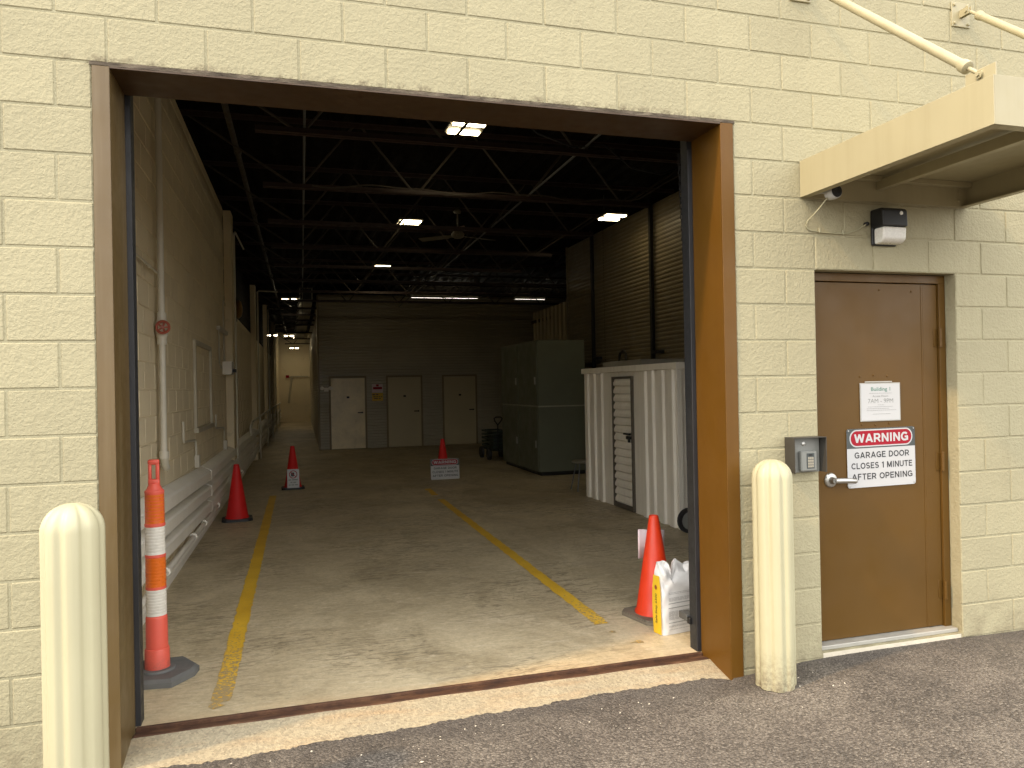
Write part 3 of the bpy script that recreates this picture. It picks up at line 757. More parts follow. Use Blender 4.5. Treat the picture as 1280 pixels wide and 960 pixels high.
def tie(x, xw, zw):
    ye, ze = cy + .075, cz1 + .028
    b = B(); b.box(x - .004, x + .004, cy + .002, cy + .15, cz1 - .05, cz1 + .055, .002); mk(b, 'lug', 'canopy', t)
    a = Vector((xw, -.062, zw)); e = Vector((x, ye, ze)); d = (e - a).normalized()
    b = B(); b.tube(a + d * .02, a + d * .10, .009, n=10); b.path([a + d * .09, a + d * .105, a + d * .13], [.026, .027, .0225], 18)
    b.path([a + d * .13, e - d * .13], [.0215, .0215], 20); b.path([e - d * .135, e - d * .115, e - d * .085, e - d * .08], [.0225, .0285, .0285, .02], 18); b.tube(e - d * .08, e - d * .02, .009, n=10)
    b.lathe([(.017, -.016), (.017, .016)], tuple(e), 14, axis='x')
    b.lathe([(.008, -.024), (.008, .024)], tuple(e), 10, axis='x')
    mk(b, 'tie_rod', 'canopy', t, smooth=40)
    b = B(); b.box(xw - .07, xw + .07, -.010, -.0015, zw - .075, zw + .075, .002); pl_ = mk(b, 'wall_plate', 'canopy', t)
    b = B(); b.box(xw - .014, xw - .008, -.075, -.0105, zw - .022, zw + .022); b.box(xw + .008, xw + .014, -.075, -.0105, zw - .022, zw + .022)
    b.lathe([(.010, -.024), (.010, .024)], (xw, -.060, zw), 10, axis='x'); mk(b, 'clevis', 'canopy', pl_, smooth=40)
    b = B()
    for dx in (-.052, .052):
        for dz in (-.056, .056): b.lathe([(.010, 0), (.010, -.006), (.006, -.010)], (xw + dx, -.0104, zw + dz), 8, axis='y')
    mk(b, 'bolts', 'canopy', pl_, smooth=40, kind='stuff')
tie(cx0 + .02, 3.590, 3.796); tie(cx1 - .02, 4.752, 3.785)

# ------------------------------------------------------------------ wall lamp, camera
t = thing('wall_lamp', (4.134, 0, 2.34), 'black wall pack lamp with clear lens above the brown door', 'wall lamp')
def side_prism(b, prof, x0, x1): b.prism([(x0, y, z) for y, z in prof], (x0, 0, 0), (x1, 0, 0))
b = B(); side_prism(b, [(-.001, 2.335), (-.001, 2.545), (-.088, 2.545), (-.105, 2.530), (-.108, 2.436), (-.020, 2.436), (-.020, 2.335)], 4.046, 4.222)
hs_ = mk(b, 'housing', 'black', t); bv = hs_.modifiers.new('bevel', 'BEVEL'); bv.width = .010; bv.segments = 3; bv.limit_method = 'ANGLE'
b = B(); side_prism(b, [(-.022, 2.340), (-.022, 2.434), (-.104, 2.434), (-.100, 2.362), (-.075, 2.342)], 4.052, 4.216)
ln = mk(b, 'lens', 'lens', t); bv = ln.modifiers.new('bevel', 'BEVEL'); bv.width = .012; bv.segments = 3; bv.limit_method = 'ANGLE'
b = B(); b.lathe([(.011, 0), (.011, -.004), (.007, -.006)], (4.172, -.1070, 2.512), 14, axis='y'); mk(b, 'photocell', 'lens', t, smooth=40)
b = B(); b.lathe([(.012, 0), (.012, -.02), (.006, -.028)], (4.012, -.001, 2.462), 12, axis='y'); mk(b, 'cable_gland', 'black', t, smooth=40)
t = thing('security_camera', (3.672, -.13, 2.60), 'small white camera with black face under the canopy corner', 'camera')
b = B(); b.lathe([(.030, .060), (.037, .052), (.040, .03), (.040, .0), (.036, -.008)], (3.676, -.16, 2.598), 26, axis='y'); mk(b, 'housing', 'white', t, smooth=40)
b = B(); b.lathe([(.034, -.0085), (.032, -.012), (.014, -.013), (.012, -.010)], (3.676, -.16, 2.598), 26, axis='y'); mk(b, 'face', 'black', t, smooth=40)
b = B(); b.path([(3.665, -.11, 2.600), (3.655, -.085, 2.612), (3.640, -.060, 2.615), (3.632, -.03, 2.6145)], .010, 10); mk(b, 'mount_arm', 'white', t, smooth=50)
t = None
b = B(); b.path([(3.650, -.125, 2.570), (3.62, -.08, 2.51), (3.60, -.02, 2.462), (3.597, -.006, 2.440), (3.602, -.005, 2.424), (3.625, -.005, 2.410), (3.70, -.005, 2.402), (3.80, -.005, 2.399), (3.88, -.005, 2.402), (3.95, -.005, 2.425), (4.0, -.012, 2.455), (4.008, -.024, 2.461)], .0042, 8)
cb = mk(b, 'camera_cable', 'cream', smooth=60, label='thin cream cable from the camera to the black wall lamp', cat='cable')
b = B(); b.box(3.682, 3.692, -.010, -.001, 2.396, 2.425, .002); b.box(3.845, 3.855, -.010, -.001, 2.393, 2.42, .002); mk(b, 'cable_clips', 'cream', cb, kind='stuff')

# ------------------------------------------------------------------ interior shell
b = B(); b.box(XB - .01, 16.4, .05, .30, -.3, 5.0); b.box(16.0, 16.2, .31, 37.5, -.3, 4.8); b.box(-.8, 16.2, 37.5, 37.7, -.3, 4.8)
mk(b, 'outer_wall', 'inner_block', label='dim outer block wall closing the garage hall at the back', cat='wall')
# left wall of painted blocks, skewed like the photo
lw = thing('side_wall', (-.5, 0, -.1), 'dim painted block wall down the left side of the garage', 'wall')
SK = math.atan(.0125)
def wall_pt(y, off, z): return (lwx(y) + off, y, z)
YP, WT = 8.52, 4.33                                    # near pilaster, wall head
b = B()
def wbox(b, y0, y1, o0, o1, z0, z1):                  # box following the skewed wall, o = offset into the hall
    vs = [(lwx(y) + o, y, z) for o in (o0, o1) for y in (y0, y1) for z in (z0, z1)]
    b.add(vs, [(0, 1, 3, 2), (4, 6, 7, 5), (0, 4, 5, 1), (2, 3, 7, 6), (0, 2, 6, 4), (1, 5, 7, 3)])
wbox(b, .302, YP, -.22, -.005, -.3, WT); wbox(b, YP, 37.45, -.22, -.004, -.3, 2.885)
mk(b, 'mortar', 'inner_block', lw)
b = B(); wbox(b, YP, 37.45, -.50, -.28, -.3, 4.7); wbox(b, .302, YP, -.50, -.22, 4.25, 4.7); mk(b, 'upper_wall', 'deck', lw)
_lb = {}
cand = []; rest = B()
for c in range(-7, 17):
    zt, zb = Z0 - c * COURSE, Z0 - (c + 1) * COURSE
    if zb > WT - .05 or zt < -.1: continue
    zt = min(zt, WT)
    j = -1
    while True:
        y0 = (j + (.5 if c % 2 else 0)) * BLK + .35; y1 = y0 + BLK; j += 1
        if y0 > 15.5: break
        y0 = max(y0, .31)
        if y0 < YP < y1: y1 = YP
        if y0 >= YP and zt > 2.9: continue
        if y1 - y0 < .05: continue
        cand.append((y0, y1, zb, zt))
def lw_key(q): return 0 if (1.9 < q[1] and q[0] < YP and q[2] > .55) else 1
front = sorted([q for q in cand if lw_key(q) == 0], key=lambda q: q[0])[:298]; fset = set(front)
for q in cand:
    y0, y1, zb, zt = q; ln_, hh = y1 - y0 - .012, zt - zb - .011
    if q in fset:
        k = (round(ln_, 3), round(hh, 3))
        if k not in _lb:
            bb = B(); bb.box(-.05, .0, -ln_ / 2, ln_ / 2, -hh / 2, hh / 2, .003); _lb[k] = mesh(bb, 'block', 'inner_block')
        o = bpy.data.objects.new('block', _lb[k]); COL.objects.link(o); o.parent = lw
        ym = (y0 + y1) / 2; o.location = (lwx(ym) + .0015 + random.uniform(-.0006, .0006) + .5, ym, (zb + zt) / 2 + .1); o.rotation_euler = (0, 0, -SK)
    else:
        ym = (y0 + y1) / 2; x = lwx(ym); rest.box(x - .05, x + .001, y0 + .004, y1 - .004, zb + .004, zt - .004, .003)
mk(rest, 'far_blocks', 'inner_block', lw, kind='stuff')
for y, w_, zt in ((YP, .40, 4.31), (14.6, .40, 4.0), (20.6, .40, 4.2), (26.6, .40, 4.2), (32.6, .4, 4.2)):
    b = B(); wbox(b, y + .002, y + w_, .002, .11, FZ, zt); mk(b, 'pilaster', 'inner_block', lw)
b = B()
for k in range(8): wbox(b, .9 + k, 1.02 + k, -.2, -.03, WT + .002, WT + .08)
mk(b, 'bearing_plates', 'joist', lw, kind='stuff')
# bricked-in window surround
b = B(); y0, y1, z0, z1 = 4.96, 6.44, 1.165, 2.11
wbox(b, y0, y0 + .05, .003, .03, z0, z1); wbox(b, y1 - .05, y1, .003, .03, z0, z1); wbox(b, y0 + .051, y1 - .051, .003, .032, z1 - .05, z1); wbox(b, y0 - .03, y1 + .03, .003, .05, z0 - .05, z0 - .001)
mk(b, 'blocked_window', 'conduit', lw, label='blanked out window framed in the block wall')

# ------------------------------------------------------------------ roof deck and bar joists
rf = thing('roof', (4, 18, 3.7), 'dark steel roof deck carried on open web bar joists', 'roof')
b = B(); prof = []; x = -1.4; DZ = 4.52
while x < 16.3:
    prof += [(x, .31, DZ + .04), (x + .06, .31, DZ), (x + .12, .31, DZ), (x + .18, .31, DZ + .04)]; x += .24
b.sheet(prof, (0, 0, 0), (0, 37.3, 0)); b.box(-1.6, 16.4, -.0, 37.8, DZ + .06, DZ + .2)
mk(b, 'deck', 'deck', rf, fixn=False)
ZB = 3.72
jy = [2.93 + 1.78 * k for k in range(11)] + [22.5 + 3.5 * k for k in range(4)]
jb = {}
def joist_meshes(xr, xt):
    b = B(); xl = .50
    b.box(xl, xr, -.045, -.008, -.006, .0); b.box(xl, xr, -.014, -.008, .0005, .045); b.box(xl, xr, .008, .045, -.006, .0); b.box(xl, xr, .008, .014, .0005, .045)
    bc = mesh(b, 'bottom_chord', 'joist')
    xl = -.28; b = B(); b.box(xl - .2, xt, -.045, -.008, .735, .741); b.box(xl - .2, xt, -.014, -.008, .69, .7345); b.box(xl - .2, xt, .008, .045, .735, .741); b.box(xl - .2, xt, .008, .014, .69, .7345)
    tc = mesh(b, 'top_chord', 'joist')
    web = B(); x = .86 - 1.27 * 1; pts = []
    b = B(); x = .86; b.tube((.83, 0, .02), (-.25, 0, .715), .013, n=8)
    while x + 1.27 < xr + .2:
        b.tube((x + .03, 0, .02), (x + .60, 0, .715), .013, n=8); b.tube((x + .67, 0, .715), (x + 1.24, 0, .02), .013, n=8); x += 1.27
    b.tube((x + .03, 0, .02), (min(x + 1.1, xt - .05), 0, .715), .013, n=8)
    wb = mesh(b, 'web', 'joist_web', smooth=40)
    return bc, tc, wb
nearm, farm = joist_meshes(5.0, 6.34), joist_meshes(12.0, 13.4)
for y in jy:
    bc, tc, wbm = nearm if y < 11 else farm
    j = bpy.data.objects.new('bar_joist', bc); COL.objects.link(j); j.parent = rf; j.location = (0 - 4, y - 18, ZB - 3.7); ORI[j.name] = (0, y, ZB)
    for nm, me in (('top_chord', tc), ('web', wbm)):
        o = bpy.data.objects.new(nm, me); COL.objects.link(o); o.parent = j
for x, z in ((.865, ZB + .055), (3.4, ZB + .055)):
    b = B(); b.tube((x, .5, z), (x + .33, 27, z), .011, n=8); mk(b, 'bridging_rod', 'galv', rf, smooth=40)
b = B(); b.path([(.18, .7, 4.16), (.28, 9, 4.16), (.62, 34, 4.16)], .030, 12)
for y in range(2, 34, 3): b.lathe([(.040, -.05), (.040, .05)], (.17 + .0132 * y, y, 4.16), 12, axis='y')
mk(b, 'sprinkler_main', 'joist_web', label='dark sprinkler main running back under the roof on the left', cat='pipe', smooth=40)
# flexible conduit strung along the second joist
pts = []; rn = random.Random(9)
for i in range(36):
    x = 1.0 + i * .105; pts.append((x, 4.63, ZB + .03 + .022 * math.sin(x * 4.3) + .012 * math.sin(x * 9)))
pts += [(4.75, 4.45, ZB + .02), (4.9, 4.1, ZB + .12), (5.0, 3.4, ZB + .17), (5.05, 2.2, ZB + .22)]
b = B(); b.path(pts, .008, 8); mk(b, 'flexible_conduit', 'joist_web', smooth=60, label='thin flexible conduit draped along the second roof joist', cat='conduit')
b = B(); b.path([(2.75, 2.88, 4.05), (2.95, 2.86, 3.86), (3.3, 2.86, 3.76), (3.62, 2.86, 3.80), (3.9, 2.86, 3.60), (4.2, 2.86, 3.56), (4.6, 2.86, 3.72)], .009, 8)
mk(b, 'lamp_cord', 'black', smooth=60, label='dark cord sagging from the front roof joist', cat='cord')
# hand chain of the door operator
b = B()
for k in range(26):
    z = 2.95 - k * .034; x = 3.073 + k * .0012; sw = k % 2
    n = 8; pts = [(x + (.008 * math.cos(a) if sw else 0), .5 + (0 if sw else .008 * math.cos(a)), z + .021 * math.sin(a)) for a in [2 * math.pi * i / n for i in range(n + 1)]]
    b.path(pts, .003, 5, caps=False)
mk(b, 'hand_chain', 'black', smooth=60, label='black hand chain hanging behind the right jamb', cat='chain')

# ------------------------------------------------------------------ lamps under the roof
def led_fixture():
    t = local('ceiling_light', '', 'ceiling light', 'twin bar ceiling lights')
    b = B(); b.box(-.19, .19, -.20, .20, .02, .05, .004); mk(b, 'housing', 'fan', t)
    for y in (-.13, .13):
        b = B(); b.box(-.165, .165, y - .045, y + .045, .0, .0195, .004); mk(b, 'diffuser', 'led', t)
    b = B(); b.box(-.03, .03, -.05, .05, .0505, .11); b.tube((-.14, 0, .05), (-.14, 0, .36), .004, n=6); b.tube((.14, 0, .05), (.14, 0, .36), .004, n=6); mk(b, 'hanger', 'galv', t)
    return t
lf = led_fixture()
for i, (x, y, z, lb) in enumerate([(2.52, 3.84, 4.19, 'lit twin bar ceiling light nearest the garage opening, largest in view'), (2.62, 8.36, 4.19, 'lit twin bar ceiling light second from the opening, left of the ceiling fan'), (2.69, 12.85, 4.19, 'lit twin bar ceiling light third from the opening, smallest of the middle row'), (5.70, 7.33, 4.19, 'lit ceiling light above the tall ribbed wall on the right')]):
    o = lf if i == 0 else copy_tree(lf)
    o.location = (x, y, z); o['label'] = lb
def hall_fixture():
    t = local('hall_light', '', 'ceiling light', 'lights of the left passage')
    b = B(); b.box(-.22, .22, -.12, .12, .03, .08, .004); mk(b, 'housing', 'fan', t)
    for x in (-.12, .12):
        b = B(); b.box(x - .075, x + .075, -.08, .08, .0, .0295, .005); mk(b, 'diffuser', 'hall_led', t)
    return t
hf = hall_fixture()
for i, (x, y, z, lb) in enumerate([(.75, 17.6, 4.0, 'lit twin lamp nearest in the left passage'), (.70, 31.0, 3.95, 'lit lamp in the middle of the far passage ceiling'), (.02, 30.0, 3.9, 'lit lamp close to the left wall far down the passage'), (1.08, 31.0, 3.85, 'lit lamp by the duct far down the passage'), (.93, 34.6, 3.60, 'lowest lit lamp at the end wall of the passage')]):
    o = hf if i == 0 else copy_tree(hf)
    o.location = (x, y, z); o['label'] = lb
for (x0, x1, y, z, lb) in ((4.16, 6.20, 18.3, 4.19, 'long lit strip light above the ribbed back wall'), (7.35, 8.35, 18.3, 4.19, 'short lit strip light above the back wall near the tall ribbed wall')):
    t = thing('strip_light', ((x0 + x1) / 2, y, z), lb, 'strip light', 'strip lights above the back wall')
    b = B(); b.box(x0, x1, y - .07, y + .07, z + .05, z + .09, .003); mk(b, 'batten', 'fan', t)
    b = B(); b.lathe([(.026, 0), (.026, x1 - x0 - .06)], (x0 + .03, y - .03, z + .025), 12, axis='x'); mk(b, 'tube', 'tube', t, smooth=40)
    b = B(); b.lathe([(.026, 0), (.026, x1 - x0 - .06)], (x0 + .03, y + .03, z + .025), 12, axis='x'); mk(b, 'tube', 'tube', t, smooth=40)
# ceiling fan
t = thing('ceiling_fan', (3.22, 7.5, 3.85), 'pale ceiling fan hanging still between the roof joists', 'ceiling fan')
b = B(); b.tube((3.22, 7.5, 3.90), (3.22, 7.5, 4.22), .012, n=10); b.lathe([(.05, 0), (.06, .03), (.02, .07)], (3.22, 7.5, 4.19), 16); mk(b, 'down_rod', 'fan', t, smooth=40)
b = B(); b.lathe([(.05, -.05), (.09, -.03), (.10, .01), (.07, .05), (.02, .06)], (3.22, 7.5, 3.86), 24); mk(b, 'motor', 'fan', t, smooth=40)
for a in (20, 140, 260):
    ca, sa = math.cos(R(a)), math.sin(R(a)); b = B(); vs = []
    for r_, hw in ((.08, .03), (.16, .03), (.2, .06), (.62, .075), (.66, .06)):
        for s_ in (-1, 1):
            for dz in (0, .006): vs.append((3.22 + ca * r_ - sa * hw * s_, 7.5 + sa * r_ + ca * hw * s_, 3.845 + dz + .012 * s_))
    fs = []
    for i in range(4):
        o_ = i * 4; fs += [(o_, o_ + 4, o_ + 6, o_ + 2), (o_ + 1, o_ + 3, o_ + 7, o_ + 5), (o_, o_ + 1, o_ + 5, o_ + 4), (o_ + 2, o_ + 6, o_ + 7, o_ + 3)]
    fs += [(0, 2, 3, 1), (16, 17, 19, 18)]
    b.add(vs, fs); mk(b, 'blade', 'fan', t)

# ------------------------------------------------------------------ ribbed steel walls of the storage units
def hribs(b, x0, y0, x1, y1, z0, z1, pitch, depth, nx, ny):
    """horizontal ribs on a vertical sheet from (x0,y0) to (x1,y1); (nx,ny) = outward normal"""
    prof = []; z = z0
    while z < z1:
        for fz, d in ((0, 0), (.15, depth), (.55, depth), (.70, 0)):
            zz = z + fz * pitch
            if zz <= z1: prof.append((x0 + nx * d, y0 + ny * d, zz))
        z += pitch
    prof.append((x0, y0, z1))
    b.sheet(prof, (x0, y0, 0), (x1, y1, 0))
def vribs(b, x0, y0, x1, y1, z0, z1, pitch, depth, nx, ny):
    ln_ = math.hypot(x1 - x0, y1 - y0); ux, uy = (x1 - x0) / ln_, (y1 - y0) / ln_; prof = []; s_ = 0
    while s_ < ln_:
        for f_, d in ((0, 0), (.2, depth), (.45, depth), (.65, 0)):
            q = s_ + f_ * pitch
            if q <= ln_: prof.append((x0 + ux * q + nx * d, y0 + uy * q + ny * d, z0))
        s_ += pitch
    prof.append((x1, y1, z0)); b.sheet(prof, (0, 0, z0), (0, 0, z1))
YB = 16.85
ub = thing('storage_block', (4.5, YB, FZ), 'dim horizontally ribbed steel storage block with three doors at the back', 'storage units')
b = B(); hribs(b, 1.46, YB, 9.5, YB, FZ, 4.03, .075, .014, 0, -1); mk(b, 'front_cladding', 'rib', ub, fixn=False)
b = B(); hribs(b, 1.46, YB, 1.70, 37.4, FZ, 4.03, .075, .014, -1, 0); mk(b, 'side_cladding', 'rib', ub, fixn=False)
b = B(); b.box(1.43, 1.475, YB - .03, YB + .02, FZ, 4.05, .002); b.box(1.46, 9.5, YB - .02, YB + .03, 4.035, 4.075, .002); mk(b, 'corner_trim', 'rib2', ub)
b = B(); b.box(1.50, 9.5, YB + .03, 37.4, 3.96, 4.0); mk(b, 'roof_sheet', 'rib', ub)
for i, (xl, xr, mt, lb) in enumerate(((1.757, 2.645, 'unit_door_dull', 'scuffed pale left unit door'), (3.27, 4.16, 'unit_door', None), (4.81, 5.70, 'unit_door', None))):
    b = B(); b.box(xl, xr, YB - .045, YB - .018, FZ + .01, 1.845, .003); d = mk(b, 'unit_door', mt, ub)
    if lb: d['label'] = lb
    b = B(); b.box(xl - .05, xl - .002, YB - .05, YB - .0155, FZ, 1.90, .003); b.box(xr + .002, xr + .05, YB - .05, YB - .0155, FZ, 1.90, .003); b.box(xl - .002, xr + .002, YB - .05, YB - .0155, 1.852, 1.90, .003); mk(b, 'frame', 'rib2', d)
    b = B(); b.tube((xr - .08, YB - .046, .92), (xr - .08, YB - .10, .92), .022, n=12); b.box(xr - .20, xr - .06, YB - .112, YB - .095, .905, .935, .004); mk(b, 'handle', 'black', d)
    b = B(); xm = (xl + xr) / 2; b.box(xm - .035, xm + .035, YB - .052, YB - .0455, 1.31, 1.36, .002); mk(b, 'number_plate', 'black', d)
t = thing('wall_sign', (2.98, YB - .02, 1.3), 'small red and white sign over a yellow notice between the back doors', 'sign')
b = B(); b.box(2.84, 3.13, YB - .024, YB - .016, 1.44, 1.68); mk(b, 'plate', 'pink_paper', t)
b = B(); b.box(2.95, 3.02, YB - .026, YB - .0245, 1.61, 1.665); b.box(2.87, 3.11, YB - .026, YB - .0245, 1.535, 1.595); mk(b, 'red_bands', 'red', t, kind='stuff')
b = B(); b.box(2.84, 3.13, YB - .024, YB - .016, 1.22, 1.43); mk(b, 'notice', 'yellow', t)
rn = random.Random(4); b = B(); fine(b, 2.85, 3.02, YB - .0255, 1.375, .03, rn); fine(b, 2.87, 3.11, YB - .0255, 1.32, .022, rn); fine(b, 2.89, 3.07, YB - .0255, 1.275, .022, rn); mk(b, 'print', 'ink', t, kind='stuff')
t = thing('emergency_light', (1.60, YB - .02, 1.47), 'white twin head emergency light beside the left back door', 'emergency light')
b = B(); b.box(1.58, 1.70, YB - .09, YB - .016, 1.50, 1.60, .006); mk(b, 'case', 'radiator', t)
for x in (1.53, 1.745): b = B(); b.lathe([(.03, 0), (.05, -.04), (.052, -.07), (.03, -.075)], (x, YB - .03, 1.585), 16, axis='y'); mk(b, 'lamp_head', 'radiator', t, smooth=40)

# tall ribbed wall on the right with black posts
tw = thing('ribbed_wall', (6.4, 7.5, FZ), 'tall tan horizontally ribbed steel wall behind the white shed', 'wall')
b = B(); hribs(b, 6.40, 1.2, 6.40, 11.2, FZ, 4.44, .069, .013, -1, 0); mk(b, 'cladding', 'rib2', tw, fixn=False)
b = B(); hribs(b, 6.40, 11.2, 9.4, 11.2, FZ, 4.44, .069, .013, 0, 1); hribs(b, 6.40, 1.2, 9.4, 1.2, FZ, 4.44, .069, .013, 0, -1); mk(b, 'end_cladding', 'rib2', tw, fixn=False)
b = B(); b.box(6.37, 6.41, 11.19, 11.23, FZ, 4.46); mk(b, 'corner_trim', 'rib2', tw)
b = B()
for k in range(70): b.box(6.384, 6.388, 9.28, 9.30, 1.2 + k * .0465, 1.225 + k * .0465)
mk(b, 'screw_line', 'dark_grey', tw, kind='stuff')
for y in (9.70, 7.25):
    b = B(); b.box(6.30, 6.355, y - .035, y + .035, 1.78, 4.50, .003); p_ = mk(b, 'post', 'black', tw)
    b = B(); b.box(6.28, 6.385, y - .28, y - .036, 2.02, 2.07, .004); b.box(6.30, 6.36, y - .09, y + .09, 1.72, 1.779, .003); mk(b, 'bracket', 'black', p_)
b = B(); b.path([(6.33, 8.55, 1.8), (6.33, 8.55, 2.02), (6.33, 8.50, 2.10), (6.33, 8.38, 2.13), (6.33, 8.28, 2.08), (6.33, 8.25, 1.8)], .022, 10)
mk(b, 'bent_pipe', 'dark_grey', smooth=50, label='dark bent pipe on the ribbed wall between the black posts', cat='pipe')
t = thing('slatted_partition', (6.6, 12.8, FZ), 'dim partition of upright steel slats behind the green lockers', 'partition')
for k in range(10):
    y = 11.42 + k * .30; b = B(); b.box(6.50 + .012 * k, 6.56 + .012 * k, y, y + .13, FZ, 3.37, .004); mk(b, 'slat', 'unit_door', t)
b = B(); b.box(6.60, 6.64, 11.4, 14.4, .9, .98); b.box(6.60, 6.64, 11.4, 14.4, 3.1, 3.18); mk(b, 'rail', 'joist', t)

# ------------------------------------------------------------------ green lockers
lk = thing('locker_stack', (5.35, 10, FZ), 'green grey steel lockers two high beside the white shed', 'lockers')
lx0, lx1, ly0, ly1, lz1 = 4.91, 5.80, 8.86, 11.2, 2.35; lzm = 1.18
b = B(); b.box(lx0, lx1, ly0, ly1, FZ + .07, lzm - .012, .004); b.box(lx0, lx1, ly0, ly1, lzm + .012, lz1, .004); mk(b, 'carcass', 'locker', lk)
b = B(); b.box(lx0 - .012, lx1 + .004, ly0 - .012, ly1, lzm - .0115, lzm + .0115, .003); mk(b, 'shelf_strip', 'locker_trim', lk)
b = B(); b.box(lx0 + .05, lx1 - .02, ly0 + .03, ly1 - .03, FZ, FZ + .0695); mk(b, 'plinth', 'black', lk)
for z0, z1 in ((FZ + .09, lzm - .03), (lzm + .03, lz1 - .03)):
    for k in range(2):
        y0 = ly0 + .03 + k * 1.165; y1 = y0 + 1.115
        b = B(); b.box(lx0 - .018, lx0 - .001, y0, y1, z0, z1, .003); d = mk(b, 'locker_door', 'locker', lk)
        b = B(); zz = z0 + (.40 if z0 < 1 else .36); b.box(lx0 - .034, lx0 - .0185, y0 + .06, y0 + .10, zz, zz + .13, .003); mk(b, 'latch', 'alu', d)

# ------------------------------------------------------------------ white shed
sd = thing('steel_shed', (5.55, 5.0, FZ), 'white ribbed steel storage shed with a slatted narrow door', 'shed')
sx, sy0, sy1, sz = 4.80, 3.69, 6.36, 1.70; sxr = 6.25
b = B()
def shed_panel(y0, y1, ribs):
    prof = [(sx, y0, FZ)]
    for c_, hw in sorted(ribs): prof += [(sx, c_ - hw - .02, FZ), (sx - .028, c_ - hw, FZ), (sx - .028, c_ + hw, FZ), (sx, c_ + hw + .02, FZ)]
    prof.append((sx, y1, FZ)); bb = B(); bb.sheet(prof, (0, 0, FZ), (0, 0, sz)); return bb
mk(shed_panel(5.47, sy1, [(6.30, .05), (6.06, .05), (5.80, .045)]), 'wall_panel', 'shed', sd, fixn=False)
mk(shed_panel(5.40, 5.469, []), 'wall_panel', 'shed', sd, fixn=False)
mk(shed_panel(sy0, 4.80, [(4.49, .035), (4.30, .04), (4.06, .045), (3.83, .05)]), 'wall_panel', 'shed', sd, fixn=False)
b = B(); b.sheet([(sx, sy0, FZ), (5.1, sy0, FZ), (5.13, sy0 - .028, FZ), (5.22, sy0 - .028, FZ), (5.25, sy0, FZ), (5.6, sy0, FZ), (5.63, sy0 - .028, FZ), (5.72, sy0 - .028, FZ), (5.75, sy0, FZ), (sxr, sy0, FZ)], (0, 0, FZ), (0, 0, sz)); mk(b, 'end_panel', 'shed', sd, fixn=False)
b = B(); b.box(sx, sxr, sy1, sy1 + .002, FZ, sz); b.box(sxr, sxr + .002, sy0, sy1, FZ, sz); mk(b, 'back_panel', 'shed', sd)
b = B(); b.box(sx - .035, sx + .03, sy0 - .035, sy0 - .003, FZ, sz, .003); mk(b, 'corner_post', 'shed', sd)
b = B(); b.box(sx - .05, sxr + .03, sy0 - .05, sy1 + .05, sz + .001, sz + .075, .004); mk(b, 'roof_cap', 'shed', sd)
y0, y1, z0, z1 = 4.80, 5.40, FZ + .01, 1.645
b = B(); b.box(sx - .03, sx + .01, y0, y0 + .035, z0, z1, .002); b.box(sx - .03, sx + .01, y1 - .035, y1, z0, z1, .002); b.box(sx - .03, sx + .01, y0 + .036, y1 - .036, z1 - .03, z1, .002); b.box(sx - .03, sx + .01, y0 + .036, y1 - .036, z0, z0 + .05, .002)
dfm = mk(b, 'door_frame', 'shed_trim', sd)
b = B(); b.box(sx, sx + .004, y0 + .001, y1 - .001, z1 + .001, sz); mk(b, 'wall_panel', 'shed', sd)
ns = 16; hz = (z1 - .03 - z0 - .052) / ns
for k in range(ns):
    za = z0 + .051 + k * hz; b = B()
    b.prism([(sx + .004, y0 + .037, za + .001), (sx - .022, y0 + .037, za + .02), (sx - .020, y0 + .037, za + hz * .55), (sx + .002, y0 + .037, za + hz - .001), (sx + .012, y0 + .037, za + hz - .001), (sx + .012, y0 + .037, za + .001)], (0, y0 + .037, 0), (0, y1 - .037, 0)); mk(b, 'slat', 'shed', sd)
b = B(); b.box(sx - .060, sx - .024, y0 + .03, y0 + .13, .86, .90, .004); b.box(sx - .055, sx - .024, y0 + .05, y0 + .22, .912, .935, .003); b.box(sx - .05, sx - .024, y0 + .07, y0 + .10, .82, .859, .003); mk(b, 'latch', 'black', dfm)
b = B(); b.box(5.0, 5.9, 5.0, 6.2, sz + .076, sz + .16, .006)
mk(b, 'flat_board', 'cardboard', label='flat grey board lying on the roof of the white shed', cat='board')
t = thing('hand_truck', (4.99, 3.45, FZ), 'black wheeled cart showing one wheel at the near end of the white shed', 'cart')
def wheel(b, x, y, z, r, wd, ax='x'):
    pr = [(r * .72, -wd / 2), (r * .95, -wd / 2), (r, -wd * .25), (r, wd * .25), (r * .95, wd / 2), (r * .72, wd / 2)]; b.lathe(pr, (x, y, z), 24, axis=ax)
b = B(); wheel(b, 4.77, 3.46, FZ + .135, .135, .05, 'y'); mk(b, 'wheel', 'rubber', t, smooth=40)
b = B(); b.lathe([(.095, -.02), (.095, -.028), (.03, -.035), (.03, .03)], (4.77, 3.46, FZ + .135), 20, axis='y'); mk(b, 'hub', 'grey_metal', t, smooth=40)
b = B(); b.path([(4.82, 3.50, FZ + .12), (4.93, 3.57, .5), (5.0, 3.60, 1.15), (5.15, 3.60, 1.22)], .014, 10); b.path([(5.16, 3.50, FZ + .12), (5.2, 3.57, .5), (5.24, 3.60, 1.15), (5.15, 3.60, 1.22)], .014, 10); b.tube((4.7, 3.49, FZ + .135), (5.2, 3.49, FZ + .135), .012); mk(b, 'frame', 'black', t, smooth=50)

